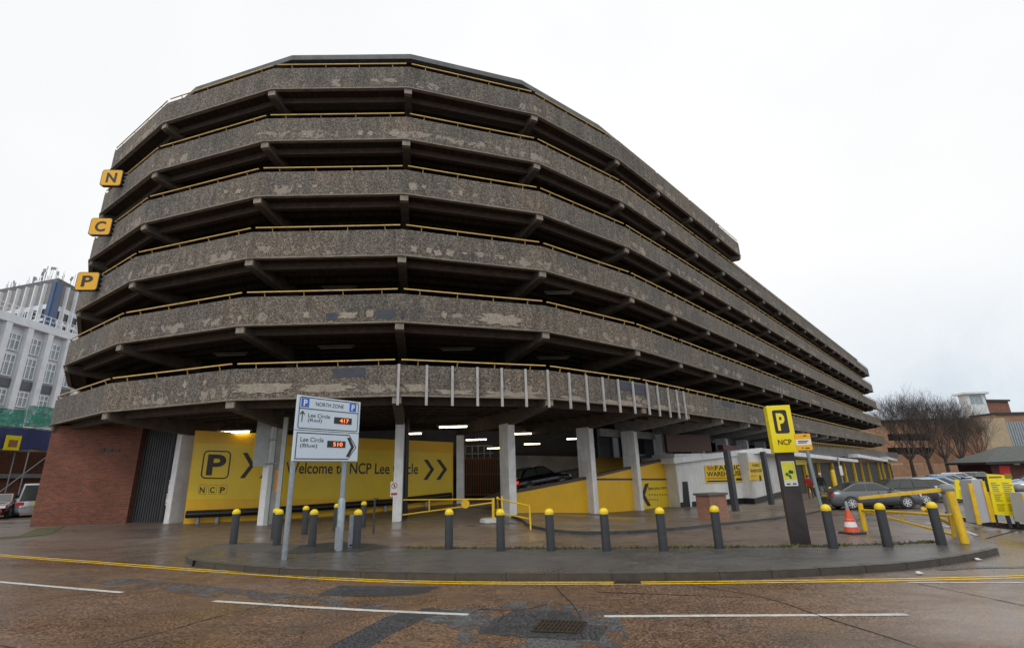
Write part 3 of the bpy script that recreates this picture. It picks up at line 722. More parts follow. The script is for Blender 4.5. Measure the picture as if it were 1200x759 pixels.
strip('lot_joint',smooth_path(gp([(1155,631),(1185,623),(1230,612)]),1),.05,crack,.0055,jit=.01)
for l in (((930,600),(890,614)),((1010,604),(990,617))): strip('lot_joint',gp(l),.03,crack,.0055,jit=.01)
# raised apron beside the building with a low dark kerb
ap=smooth_path(gp([(612,611),(622,619),(660,625),(700,626.5),(760,624.5),(810,620),(860,613.5),(920,607),(960,601),(985,590),(1010,574)]),2)
K2=[LOW[i]+MIT[id(LOW)][i].normalized()*3.9 for i in (4,5,6,7,8,9,10,11,12,13,14,15)]
sheet('building_apron',[Vector((p[0],p[1])) for p in ap]+[Vector((p.x,p.y)) for p in reversed(K2)],M_APRON,.0,h=.1,grid=.9,kerbm=M_PATCH)
# dark drive under the building and joint rows in the entrance
sheet('entrance_threshold',[(p.x,p.y) for p in gp([(478,613),(596,610),(596,604),(500,604.5)])],M_APRON,.006)
strip('entrance_studs',gp([(488,609.5),(585,607.5)]),.07,mat('stud_concrete',(.3,.29,.26),.7,0,.8,30),.014,jit=.03)
# weeds and moss where the bollards stand
wd=MB(); rnd=random.Random(3)
path=gp([(470,647),(500,648),(587,648.5),(646,649),(711,648.5),(778,648),(843,647.5),(900,647),(975,646.5),(1041,644),(1100,641.5)])
for a,c in zip(path,path[1:]):
    L=(c-a).length
    for k in range(int(L*230)):
        t=rnd.random(); p=a+(c-a)*t; 
        if (math.sin(p.x*2.1)+math.sin(p.x*5.3+1))*.5<rnd.uniform(-1.1,.7) : continue
        q=Vector((p.x+rnd.gauss(0,.05),p.y+rnd.gauss(0,.075),0)); q.z=gz(q.x,q.y)+.118; h=rnd.uniform(.015,.07); an=rnd.uniform(0,6.28); w=rnd.uniform(.01,.03)
        d=Vector((math.cos(an),math.sin(an),0)); tip=q+Vector((rnd.gauss(0,.03),rnd.gauss(0,.03),h)); wd.add([q-d*w,q+d*w,tip],[(0,1,2)],rnd.choice((0,0,1)))
o=wd.build('weeds',[mat('weed_leaf',(.1,.115,.025),.7,0,.4,20),mat('moss_leaf',(.15,.13,.05),.8,0,.4,20)]); tag(o,'low green weeds and moss in the joint behind the pavement','weeds',kind='stuff')
mo=MB()
o=strip('moss_joint',[(p.x,p.y) for p in path],.13,mat('moss_and_dirt',(.06,.058,.024),.9,0,.6,12),.1245,jit=.04); o['kind']='structure'
# ---------------------------------------------------------------- kiosk with the fabric shop signs, canopy and shop row
shop=empty('fabric_shop',(14,36,-.6),'white single-storey shop with black plinth and yellow FABRIC WAREHOUSE boards under white canopy','shop')
W0,W1,W2,W3=Vector((9.75,31.75)),Vector((14.75,34.4)),Vector((15.05,33.6)),Vector((21.0,41.8))
zt=2.75
b=MB(); back=[Vector((18.5,44)),Vector((8.2,34))]
poly=[W0,W1,W2,W3]+back; b.prism(poly,-.85,zt); b.build('wall',M_WHT,shop)
b=MB()
for a,c in ((W0,W1),(W1,W2),(W2,W3)):
    d=(c-a); L=d.length; d.normalize(); n=Vector((d.y,-d.x)); b.obox((a.x+n.x*.003,a.y+n.y*.003,-.9),(d.x*L,d.y*L,0),(n.x*.025,n.y*.025,0),(0,0,.82))
b.build('plinth',M_BLK,shop)
w1=VP(W0,W1); w2=VP(W2,W3)
b=MB(); face(b,w1,[(801,596),(808.5,595),(805,564),(799.5,564)],.004,.03); b.build('door',M_BLK,shop)
b=MB(); face(b,w1,[(808.8,595),(810.5,595),(807,562.8),(805.5,563.4)],.004,.05); b.build('door_frame',M_WHT2,shop)
for x in (886,898,909):
    b=MB(); p=w2.at(x,590); b.obox(Vector((p.x,p.y,-.1))+w2.n*.002,w2.d*.03,w2.n*.012,Z*2.5); b.build('cladding_joint',M_GREY,shop)
def ad(pl,q,lines,name):
    b=MB(); face(b,pl,q,.01,.04); o=b.build(name,M_YELB,shop); return o
o=ad(w1,[(827,566),(871,564),(869.5,544),(825,545)],None,'shop_sign')
txt('FABRIC','lettering',M_TXT,o,w1,837.5,551,868,550,5.8,off=.055,bold=.02,fitw=True,lev=True)
txt('WAREHOUSE','lettering',M_TXT,o,w1,828,558.5,869,557.2,6,off=.055,bold=.02,lev=True)
b=MB(); 
a=w1.at(828,561.2); c=w1.at(856,560.6)
for k in range(12): b.obox(a+(c-a)*(k/12)+w1.n*.052,w1.d*.2,w1.n*.003,Z*.09)
b.build('orange_print',mat('orange_print',(.7,.2,.02),.5),o)
b=MB(); a=w1.at(828,564.6); c=w1.at(852,564)
for k in range(11): b.obox(a+(c-a)*(k/11)+w1.n*.052,w1.d*.19,w1.n*.003,Z*.09)
u,z=w1.sz(862,562); b.extr([w1.pt(u,z+.1,.052),w1.pt(u+.5,z+.1,.052),w1.pt(u+.5,z+.2,.052),w1.pt(u+.8,z+.03,.052),w1.pt(u+.5,z-.14,.052),w1.pt(u+.5,z-.04,.052),w1.pt(u,z-.04,.052)],w1.n*.003)
b.build('black_print',M_TXT,o)
b=MB(); u,z=w1.sz(831,548.5)
for k in range(7):
    a=k*.9; b.obox(w1.pt(u-.2+k*.09,z-.12+.05*math.sin(k*2.),.052),w1.d*.05,w1.n*.003,Z*.24)
b.build('red_script',mat('red_brown_print',(.4,.05,.02),.5),o)
o=ad(w2,[(878.5,562.5),(893.5,562),(891.5,541),(877,540.5)],None,'shop_sign')
txt('FABRIC','lettering',M_TXT,o,w2,881,546.8,889.5,546.4,3.8,off=.055,bold=.015,lev=True)
txt('WAREHOUSE','lettering',M_TXT,o,w2,878.7,553.5,892,553.2,4,off=.055,bold=.015,lev=True)
b=MB(); a=w2.at(879,558.4); 
for k in range(6): b.obox(a+w2.d*k*.3+w2.n*.052,w2.d*.2,w2.n*.003,Z*.09)
b.build('orange_print',MATS['orange_print'],o)
b=MB(); u,z=w2.sz(890,559.5); 
b.extr([w2.pt(u+.35*math.cos(2*math.pi*k/14),z+.2*math.sin(2*math.pi*k/14),.052) for k in range(14)][::(1 if w2.d.cross(Z).dot(w2.n)>0 else -1)],w2.n*.003); b.build('black_print',M_TXT,o)
# white canopy on charcoal posts
EPL=VP(PL[5],END)
c0=Vector((9.5,31.2)); r=ray(893,526); f=EPL.at(893,526); c1=Vector((f.x,f.y)); can=MB()
def beamline(b,p,z0,q,z1,h,back,mi=0):
    d=(q-p).normalized(); n=Vector((-d.y,d.x)); b.add([(p.x,p.y,z0),(q.x,q.y,z1),(q.x,q.y,z1+h),(p.x,p.y,z0+h),(p.x+n.x*back,p.y+n.y*back,z0),(q.x+n.x*back,q.y+n.y*back,z1),(q.x+n.x*back,q.y+n.y*back,z1+h),(p.x+n.x*back,p.y+n.y*back,z0+h)],
      [(0,1,2,3),(4,7,6,5),(0,4,5,1),(3,2,6,7),(0,3,7,4),(1,5,6,2)],mi)
za=VP(c0,c1).at(791,543).z; zb_=EPL.at(893,530.3).z
M_CAN=mat('white_canopy_paint',(.82,.83,.84),.5,0,.12,1,.2,streak=.2)
beamline(can,c0,za,c1,zb_,.34,2.2)
e7=EPL.at(1006,541.5); e7b=EPL.at(1006,537.5); beamline(can,c1,zb_,Vector((e7.x,e7.y)),e7.z,.32,2.6)
a=EPL.at(1006,535.6); c=EPL.at(1041,541); beamline(can,Vector((a.x,a.y)),a.z,Vector((c.x,c.y)),c.z,.4,2.6)
a=EPL.at(1041,538); c=EPL.at(1049,540.5); beamline(can,Vector((a.x,a.y)),a.z,Vector((c.x+2.5,c.y+2.8)),c.z,.4,2.6)
cn=can.build('canopy',M_CAN,shop,bev=.02)
for (x,y),w_ in (((866,599),.42),((908,591),.42),((928,585.5),.4),):
    p=G(x,y,.1); b=MB(); b.box((p.x,p.y+.4,(p.z+zb_)/2),(w_,w_*.6,zb_-p.z),.8); b.build('canopy_post',M_CHAR,shop,bev=.01)
b=MB(); p=EPL.at(889,535,-.6); b.box(p,(.35,.2,.22)); b.tube([p+Vector((0,0,.1)),p+Vector((0,.2,.4))],.03,6); b.build('floodlight',M_GREY,shop)
b=MB(); p=EPL.at(877,534,-.6); b.box(p,(.16,.3,.5)); b.build('speaker_box',M_BROWN,shop)
# shop row with dark shutters
row=empty('shop_row',(40,61,-.9),'row of dark shuttered shops with yellow pilasters below the decks','shops')
SH=VP(PL[5]+INW*1.3,END+INW*1.3)
def eu(pl,x,y): return pl.sz(x,y)[0]
ua,ub=eu(SH,922,560),eu(SH,1045,550)
b=MB(); L=ub-ua; b.obox(SH.pt(ua,-1.4,0),SH.d*L,-SH.n*5,Z*4.4); 
k=0; u=ua
rm=b.build('wall',M_DARK,row)
pil=[925,943.5,959.5,976,990,1001.5,1010.5,1019,1031,1036,1043]
for x0,x1 in zip(pil,pil[1:]):
    u0,u1=eu(SH,x0,560)+.15,eu(SH,x1,560)-.15; b=MB(); h=.18; z=-1.1
    while z<2.0:
        b.obox(SH.pt(u0,z,.005),SH.d*(u1-u0),SH.n*.03,Z*(h-.03)); z+=h
    b.build('shutter',M_SHUT,row)
for x in pil:
    w_=.62 if x in (943.5,976,1001.5) else (.2 if x in (1010.5,1019,959.5) else .5)
    u0=eu(SH,x,560); b=MB(); b.obox(SH.pt(u0-w_/2,-1.2,.04),SH.d*w_,SH.n*.22,Z*3.2); b.build('pilaster',M_YST,row)
b=MB(); b.obox(SH.pt(ua,2.05,.05),SH.d*L,SH.n*.1,Z*.35); b.build('fascia_board',mat('dull_ochre_board',(.42,.3,.09),.5,0,.25,1),row)
b=MB(); u0=eu(SH,926,545); b.obox(SH.pt(u0,1.9,.2),SH.d*4.5,SH.n*.05,Z*.45); b.build('shop_sign',M_YSGN,row)
b=MB(); u0=eu(SH,1036,541); b.obox(SH.pt(u0,1.75,.4),SH.d*5,SH.n*.05,Z*.55); b.build('shop_sign',M_YSGN,row)
# podium parapet and railing above the shops
PO=VP(PL[5]+INW*1.0,END+INW*1.0)
u0,u1=eu(PO,915,525),eu(PO,1052,530)
b=MB(); b.obox(PO.pt(u0,2.7,0),PO.d*(u1-u0),-PO.n*.25,Z*.95); b.build('podium_parapet',mat('grey_podium_concrete',(.2,.19,.18),.8,0,.3,1,.3),row)
b=MB(); ue=eu(PO,1027,527); b.tube([PO.pt(u0,4.0,-.05),PO.pt(ue,4.0,-.05)],.05,6); u=u0
while u<ue: b.obox(PO.pt(u,3.62,-.03),PO.d*.1,-PO.n*.05,Z*.38); u+=.75
b.build('podium_railing',M_RAIL,row)
# dark glazed strip and pale piers above the canopy
G2=VP(PL[6]+INW*4.6,END+INW*4.6)
b=MB(); b.obox(G2.pt(-2,2.6,0),G2.d*66,-G2.n*.2,Z*1.9); b.build('upper_window_strip',M_GLASS,row)
b=MB(); b.obox(G2.pt(-2,3.75,.003),G2.d*40,G2.n*.2,Z*.42); b.build('pale_beam',M_BEAMW,row)
for k in range(9):
    b=MB(); b.obox(G2.pt(.8+k*4.65,2.4,.21),G2.d*1.1,G2.n*.15,Z*1.75); b.build('pale_pier',mat('pale_grey_pier',(.4,.4,.39),.6,0,.2,1,.3),row)
b=MB(); p=PO.pt(eu(PO,868,523),3.05,-1.2); b.obox(p,PO.d*3.4,-PO.n*.4,Z*.35); b.build('red_blind',mat('dark_red_blind',(.12,.012,.02),.5),row)
b=MB(); q=VP(W0+Vector((0,.8)),W0+Vector((5,3.8))); b.obox(q.pt(-.2,2.9,0),q.d*4.2,-q.n*.2,Z*1.1); b.build('brown_panel',mat('brown_slat_panel',(.09,.045,.035),.6,0,.3,6),shop)
# ---------------------------------------------------------------- bollards
def mk_bollard():
    o=empty('bollard',(0,0,0)); b=MB(); b.lathe([(.1,-.1),(.1,.0),(.098,.76),(.096,.78)],k=20); b.build('post',M_CHAR,o)
    b=MB(); b.lathe([(.103,.775),(.108,.79),(.105,.83),(.088,.87),(.055,.9),(.0,.913)],k=20); b.build('cap',mat('yellow_bollard_cap',(.85,.62,.01),.35,0,.12,9,.2),o); return o
bol=mk_bollard()
front=['leftmost bollard of the pavement row, alone by the left corner','front bollard of the close pair left of the twin-post parking sign','bollard between the two posts of the direction sign, front row','bollard beside the small grey feeder pillar, right of the direction sign',
 'bollard with a scuffed white side, below the swing gate','bollard in front of the hinge posts of the yellow swing gate','bollard in front of the left part of the yellow ramp wall','bollard in front of the middle of the yellow ramp wall','bollard in front of the yellow price banner','scuffed bollard in front of the small brick pillar',
 'leaning bollard right of the thin grey signpost near the cone','leaning bollard between the cone and the right-hand yellow gate post','scuffed black bollard beside the right-hand yellow gate post']
fp=[(273,637),(324,638.5),(365.5,640),(417.5,641.5),(526,643),(587,645),(646,645),(711,645),(778,645),(843,642),(977,642),(1041,640),(1104,638)]
bk_=[('rear bollard of the close pair left of the direction sign',(320.5,631)),('rear bollard just right of the left signpost',(356.5,626)),('rear bollard half hidden by the right signpost',(393,621.5)),('rear bollard nearest the white column, right of the signpost',(425,617.5)),
 ('far bollard beside the person in black at the shops',(975.5,586)),('far bollard half hidden by the thin signpost at the shops',(956.5,583))]
first=True
for lab,(x,y) in list(zip(front,fp))+bk_:
    o=bol if first else copy_tree(bol); first=False
    h=.12 if y>635 else 0
    o.location=G(x,y,h); o.rotation_euler=(random.uniform(-.012,.012),random.uniform(-.012,.012),random.uniform(0,6))
    tag(o,'charcoal yellow-capped '+lab,'bollard','yellow-capped bollards')
# feeder pillar and thin stub post
p=G(412,641,.12); o=empty('feeder_pillar',p,'small galvanised steel box standing on the pavement beside the signpost','feeder pillar'); b=MB(); b.box(p+Vector((0,0,.37)),(.17,.14,.8),.2); b.build('casing',M_GALV,o,bev=.01); b=MB(); b.box(p+Vector((0.012,-.078,.06)),(.1,.012,.04),.2); b.build('slot',M_BLK,o)
p=G(437.5,625,0); o=empty('stub_post',p,'thin dark rusty post standing in the forecourt left of the white column','post'); b=MB(); b.tube([p-Z*.1,p+Z*1.12],.035,8); b.build('pole',M_CHAR,o); b=MB(); b.tube([p+Vector((0,0,1.05)),p+Vector((.1,-.02,1.1))],.03,8); b.build('bracket',M_CHAR,o)
# ---------------------------------------------------------------- twin-post direction sign
PA,PB=G(333,655,.12),G(397,645,.12)
sg=empty('direction_sign',(PA+PB)/2,'white NORTH ZONE parking direction sign with orange digits on two grey posts','road sign')
SV=VP(PA,PB); U=SV.d if SV.d.cross(Z).dot(SV.n)>0 else -SV.d
for P_,h in ((PA,3.6),(PB,3.6)):
    b=MB(); b.tube([P_-Z*.1,P_+Z*h],.062,14); 
    o=b.build('post',M_GALV,sg)
b=MB(); b.tube([PB-Z*.1,PB+Z*1.15,PB+Z*1.2],[.088,.088,.062],14); b.build('post_base',M_GALV,sg)
b=MB(); b.box(PB+Vector((-.03,-.09,.3)),(.1,.01,.5),.1); b.build('access_door',M_GREY,sg)
off=.07
BL,BR,TL,TR=SV.at(341,538.5,off),SV.at(417,541.5,off),SV.at(347,462,off),SV.at(421,471.5,off)
O=BL; Wd=(BR-BL).length*1.0; zb0=(BL.z+BR.z)/2; zt0=(TL.z+TR.z)/2; O.z=zb0; H_=zt0-zb0; Wd=((BR-BL).length+(TR-TL).length)/2; Wd=math.hypot(TR.x-TL.x,TR.y-TL.y)*.5+math.hypot(BR.x-BL.x,BR.y-BL.y)*.5
M_SIGN=mat('pale_sign_face',(.6,.7,.8),.3,0,.03,1)
hl=H_*.52  # upper plate share
b=MB(); b.obox(O,U*Wd,SV.n*.04,Z*(H_*.455)); lowp=b.build('lower_panel',M_SIGN,sg,bev=.008)
b=MB(); b.obox(O+Z*H_*.465,U*Wd,SV.n*.04,Z*(H_*.535)); upp=b.build('upper_panel',M_SIGN,sg,bev=.008)
F=O+SV.n*.0415
fr=MB(); frame_rect(fr,F+U*Wd*.03+Z*H_*.485,U,Z,Wd*.94,H_*.495,.022,0,0,.05)
fr.obox(F+U*Wd*.03+Z*H_*.79,U*Wd*.94,SV.n*.001,Z*.022); fr.build('border',M_TXT,upp)
fr=MB(); w_=Wd*.94; h_=H_*.405; o0=F+U*Wd*.03+Z*H_*.025
def hexa(i):
    pts=[(i,i),(w_*.86-i*.3,i),(w_-i*1.4,h_*.5),(w_*.86-i*.3,h_-i),(i,h_-i)]; return [o0+U*a+Z*c for a,c in pts]
A_,B2=hexa(0),hexa(.024); fr.add(A_+B2,[(k,(k+1)%5,5+(k+1)%5,5+k) for k in range(5)]); fr.build('border',M_TXT,lowp)
def st(s,x,y,w,h,m,par,bold=.004,off=.0025,fitw=True): return text(s,'lettering',m,par,F+U*Wd*x+Z*H_*y,U,Z,Wd*w,H_*h,off,0,bold,fitw=fitw)
st('NORTH ZONE',.27,.855,.44,.062,M_TXT,upp)
for x in (.055,.81):
    b=MB(); b.obox(F+U*Wd*x+Z*H_*.82,U*Wd*.115,SV.n*.002,Z*H_*.14); o=b.build('parking_symbol',M_BLUE,upp); st('P',x+.033,.838,.055,.1,M_WHT2,o,.03,.004)
st('Lee Circle',.17,.67,.33,.062,M_TXT,upp); st('(Red)',.17,.585,.21,.068,M_TXT,upp)
st('Lee Circle',.09,.29,.34,.07,M_TXT,lowp); st('(Blue)',.09,.19,.25,.075,M_TXT,lowp)
M_LED=mat('lit_orange_digits',(1,.2,.04),.5,0,0,1,em=1.3)
for x,y,s_,par in ((.57,.6,'417',upp),(.49,.215,'510',lowp)):
    b=MB(); b.obox(F+U*Wd*x+Z*H_*y,U*Wd*.29,SV.n*.006,Z*H_*.105); o=b.build('digit_display',M_BLK,par); st(s_,x+.09,y+.02,.15,.065,M_LED,o,.015,.008)
b=MB(); x=Wd*.085; b.obox(F+U*(x-.012)+Z*H_*.59,U*.024,SV.n*.002,Z*H_*.15); 
b.extr([F+U*(x-.06)+Z*H_*.69,F+U*(x-.06)+Z*H_*.715,F+U*x+Z*H_*.765,F+U*(x+.06)+Z*H_*.715,F+U*(x+.06)+Z*H_*.69,F+U*x+Z*H_*.735],SV.n*.0022); b.build('arrow',M_TXT,upp)
b=MB(); q=[(.80,.385),(.85,.385),(.93,.23),(.85,.07),(.80,.07),(.875,.23)]; b.extr([F+U*Wd*a+Z*H_*c for a,c in q][::-1],SV.n*.002); b.build('chevron',M_TXT,lowp)
# ---------------------------------------------------------------- sign seen from the side on two pale posts, left
Q1,Q2=G(311,615,0),G(323,617,0); 
o=empty('road_sign',Q1,'grey road sign seen edge-on from behind on two pale square posts','road sign')
for P_,x0,y1 in ((Q1,0,490),(Q2,0,489)):
    zt_=VP(P_,P_+Vector((1,0,0))).at(326,y1).z
    b=MB(); b.box(Vector((P_.x,P_.y,(P_.z-.1+zt_)/2)),(.16,.12,zt_-P_.z+.1),.15); b.build('post',mat('pale_green_grey_post',(.42,.46,.44),.5,0,.15,4,.1),o)
vp=VP(Q1,Q1+Vector((1,0,0))); a=vp.at(301,546); c=vp.at(309,489); b=MB()
b.obox(Vector((a.x,a.y-.35,a.z)),(.42,.3,0),(.02,-.03,0),(0,0,c.z-a.z)); pn=b.build('panel',MATS['pale_green_grey_post'],o,bev=.004)
b=MB(); p=vp.at(296.5,530); b.obox(p,(.0,.5,0),(.04,0,0),(0,0,.55)); b.build('amber_panel_edge',M_ORG,pn)
for y in (497.5,514,541.5):
    b=MB(); p,q=vp.at(308,y+1.5,.12),vp.at(334,y,.1); b.tube([p,q],.025,6); b.build('clamp_bar',M_GALV,o)
b=MB(); p=vp.at(322,568,.06); b.obox(p-Z*.25,(.12,0,0),(0,.01,0),(0,0,.85)); b.build('orange_sticker',mat('orange_sticker',(.7,.25,.02),.5,0,.4,20),o)
b=MB(); b.tube([vp.at(331,541),vp.at(337,540.5),vp.at(345,539.5)],.009,5); b.tube([vp.at(322,489)+Vector((0,0,.02)),vp.at(327,494),vp.at(331,496),vp.at(333,492)],.012,5); b.build('cable',M_GALV,o)
# ---------------------------------------------------------------- yellow totem sign
P_=G(940,637,.1); o=empty('parking_totem',P_,'tall yellow P totem sign on a dark brown post with a poster on it','sign')
yaw=-.12; R3=Matrix.Rotation(yaw,3,'Z'); ux=R3@Vector((1,0,0)); uy=R3@Vector((0,1,0))
vp=VP(P_,P_+ux); zt_=vp.at(917,475).z; zb_t=vp.at(923,530).z
b=MB(); b.obox(P_-ux*.21-Z*.1,ux*.42,uy*.16,Z*(zb_t-P_.z+.2)); 
post=b.build('post',mat('dark_brown_post',(.04,.03,.034),.4,0,.3,2,.25),o,bev=.012)
hw=.285; b=MB(); b.obox(Vector((P_.x,P_.y,zb_t))-ux*hw-uy*.08,ux*hw*2,uy*.12,Z*(zt_-zb_t)); tot=b.build('sign_box',M_YSGN,o,bev=.01)
b=MB(); b.obox(Vector((P_.x,P_.y,zb_t))-ux*(hw-.02)+uy*.043,ux*(hw*2-.0),uy*.16,Z*(zt_-zb_t-.03)); b.build('rear_sign_box',M_YSGN,o,bev=.01)
F=Vector((P_.x,P_.y,zb_t))-ux*hw-uy*.0815; H2=zt_-zb_t
b=MB(); round_plate(b,F+ux*.115+Z*H2*.4,ux,Z,.34,H2*.5,.05,0,.003); lp=b.build('logo_plate',M_TXT,tot)
b=MB(); round_plate(b,F+ux*.15+Z*H2*.43,ux,Z,.27,H2*.44,.03,.003,.002); 
b.build('logo_field',M_TXT,lp)
text('P','letter',M_YSGN,lp,F+ux*.19+Z*H2*.46,ux,Z,.19,H2*.37,.006,.002,.035)
text('NCP','lettering',M_TXT,tot,F+ux*.13+Z*H2*.16,ux,Z,.32,H2*.115,.002,.002,.015)
z0,z1=vp.at(931,569).z,vp.at(925,540).z
b=MB(); b.obox(Vector((P_.x,P_.y,z0))-ux*.15-uy*.012,ux*.31,uy*.01,Z*(z1-z0)); ps=b.build('poster',mat('poster_paper',(.62,.65,.6),.5,0,.05,1),post)
b=MB(); b.obox(Vector((P_.x,P_.y,z0+(z1-z0)*.25))-ux*.14-uy*.0135,ux*.29,uy*.001,Z*(z1-z0)*.72); b.build('poster_field',mat('yellow_green_print',(.65,.62,.05),.5,0,.1,5),ps)
b=MB(); c_=Vector((P_.x,P_.y,z0+(z1-z0)*.48))-uy*.0145
rr=random.Random(5)
for k in range(6):
    q=c_+ux*rr.uniform(-.06,.07)+Z*rr.uniform(-.09,.09); rad=rr.uniform(.025,.045); b.extr([q+ux*rad*math.cos(t*1.05)+Z*rad*math.sin(t*1.05) for t in range(6)],-uy*.001)
b.build('poster_leaf_print',mat('dark_green_print',(.04,.12,.03),.5),ps)
b=MB(); 
for k in range(2): b.obox(Vector((P_.x,P_.y,z0+.03))-ux*(.1-k*.14)-uy*.0135,ux*.08,uy*.001,Z*.035)
b.build('poster_small_print',M_TXT,ps)
# small yellow plate on a thin post
P2=G(974,640,.12); o=empty('plate_sign',P2,'small amber and white plate on a leaning thin grey pole','sign')
vp=VP(P2,P2+Vector((1,-.05,0))); top=vp.at(938,508); b=MB(); b.tube([P2-Z*.1,Vector((vp.at(941.5,512).x,P2.y,top.z))],.038,10); b.build('pole',mat('pale_teal_pole',(.25,.31,.31),.45,.3,.15,6,.1),o)
a=vp.at(934,527.5,.05); c=vp.at(949.5,507.5,.05); w_=.37; hh=c.z-a.z; O2=Vector((a.x,a.y,a.z))
b=MB(); b.obox(O2,(w_,-.02,0),(0,.015,0),(0,0,hh)); pl_=b.build('plate',M_ORG,o,bev=.003)
b=MB(); b.obox(O2+Vector((.01,-.002,hh*.32)),(w_*.94,-.02,0),(0,.0015,0),(0,0,hh*.33)); b.build('white_band',M_WHT2,pl_)
b=MB()
for k,(u,v_,w2_) in enumerate(((.06,.42,.2),(.06,.52,.24),(.12,.12,.04),(.2,.1,.1),(.2,.84,.08))): b.obox(O2+Vector((u,-.006-u*.054,hh*v_)),(w2_,-.054*w2_,0),(0,.001,0),(0,0,.022))
b.build('plate_print',M_TXT,pl_)
# ---------------------------------------------------------------- traffic cone
P3=G(999,625,0); o=empty('traffic_cone',P3,'orange and white traffic cone with grey top standing in front of the grey saloon','traffic cone')
b=MB(); b.box(P3+Z*.03,(.5,.5,.06),.3); b.build('base',M_LEADG,o,bev=.015)
b=MB(); b.lathe([(.2,.05),(.165,.19)],P3); b.lathe([(.14,.33),(.085,.52)],P3); b.lathe([(.085,.52),(.05,.66)],P3); b.build('cone_body',M_ORT,o)
b=MB(); b.lathe([(.165,.19),(.12,.40)],P3+Vector((0,0,0))); b.build('white_band',M_WHT2,o)
b=MB(); b.lathe([(.05,.66),(.035,.86),(.02,.88)],P3); b.build('neck',M_GREY,o)
# ---------------------------------------------------------------- yellow swing gates
def bar(b,p,q,r=.035): b.tube([p,q],r,8)
GA=G(466,610,0); GB=G(578,611.5,0); o=empty('swing_gate',GB,'long yellow tubular swing gate with round plate between white columns','gate')
gv=VP(GA,GB); 
b=MB(); bar(b,gv.at(462,585.5),gv.at(578,584.5),.03); bar(b,gv.at(462,604.3),gv.at(578,588.5),.03); bar(b,gv.at(462,584),gv.at(462,606),.045); bar(b,gv.at(503,585),gv.at(503,599),.028); b.build('gate_leaf',M_YST,o)
b=MB(); c_=gv.at(545.5,590,.03); b.extr([c_+gv.d*.17*math.cos(k*.3142)+Z*.17*math.sin(k*.3142) for k in range(20)],gv.n*.02); b.build('round_plate',M_YST,o)
b=MB(); bar(b,Vector((GB.x,GB.y,GB.z-.1)),gv.at(578,583),.06); b.build('gate_post',M_YST,o)
b=MB(); q=Vector((GB.x-.1,GB.y+.1,GB.z)); b.lathe([(.45,0),(.42,.13),(.3,.16)],q); b.build('post_footing',mat('white_footing',(.5,.49,.46),.7,0,.3,4,.3),o)
GC=G(590,616,0); GD=G(622,620,0); o=empty('hand_railing',GC,'yellow tubular railing with two rails right of the long swing gate','railing')
hv=VP(GC,GD); b=MB(); bar(b,G(584,607.5)-Z*.05,hv.at(583,582.5),.035); bar(b,hv.at(588,581),GC-Z*.05,.035); bar(b,GD-Z*.05,hv.at(620.5,592.5),.035); b.build('railing_post',M_YST,o)
b=MB(); bar(b,hv.at(582,583.5),hv.at(620.5,592.5),.028); bar(b,hv.at(583,600),hv.at(622,608),.024); bar(b,hv.at(588,596),hv.at(581,597),.024); b.build('rail',M_YST,o)
# right-hand gate
GE=G(1014,621,0); GF=G(1131,636,.12); o=empty('swing_gate',GF,'yellow swing gate with a sloping brace beside the pavement end','gate')
gv=VP(GE,GF)
b=MB(); bar(b,GE-Z*.1,gv.at(1007.5,589.5),.075); b.build('slam_post',M_YST,o)
b=MB(); bar(b,GF-Z*.1,gv.at(1113,575.5),.088); b.build('gate_post',M_YST,o)
b=MB(); bar(b,gv.at(1010,597.3),gv.at(1116,604),.035); bar(b,gv.at(1010,597.8),gv.at(1119,626.5),.03); bar(b,gv.at(1056,600),gv.at(1057.5,609.5),.025); bar(b,gv.at(1114,602),gv.at(1118,629),.035); b.build('gate_leaf',M_YST,o)
b=MB(); bar(b,G(1128,622),gv.at(1114,600)+Vector((.3,1.2,0)),.05);  b.build('stay_post',M_YST,o)
# lifting barriers
def barrier(px,py,hubpx,hubpy,ax,ay,label,R=.2):
    P=G(px,py,0); v=VP(P,P+Vector((1,0,0))); hub=v.at(hubpx,hubpy); o=empty('lifting_barrier',P,label,'barrier')
    b=MB(); b.tube([P-Z*.1,Vector((P.x,P.y,hub.z))],.12,12); b.build('barrier_post',M_GREY,o)
    b=MB(); c=Vector((P.x,P.y,hub.z)); prof=[(R*math.sin(a*.2618),R*math.cos(a*.2618)*-1) for a in range(0,13)]
    b.lathe([(max(r_,.001),z_*.75) for r_,z_ in prof],c,18); b.build('hub',mat('grey_plastic_hub',(.2,.21,.22),.5,0,.15,4),o)
    if ax:
        w_=VP(P,P+Vector((1,.35,0))) if ax<px else VP(P,P+Vector((1,0,0))); e=w_.at(ax,ay); d=(e-c); L=d.length; d.normalize(); b=MB(); b.extr([c+Z*.05,c-Z*.05,e-Z*.035,e+Z*.035],(.0,.05,0)); b.build('barrier_arm',M_YST,o)
    return o
barrier(1123,628,1109.5,573,1007,583.5,'yellow-armed lifting barrier with grey hub behind the gate post',.19)
barrier(1206,612,1190,572,1240,570,'grey-hubbed lifting barrier cut off by the right edge',.19)
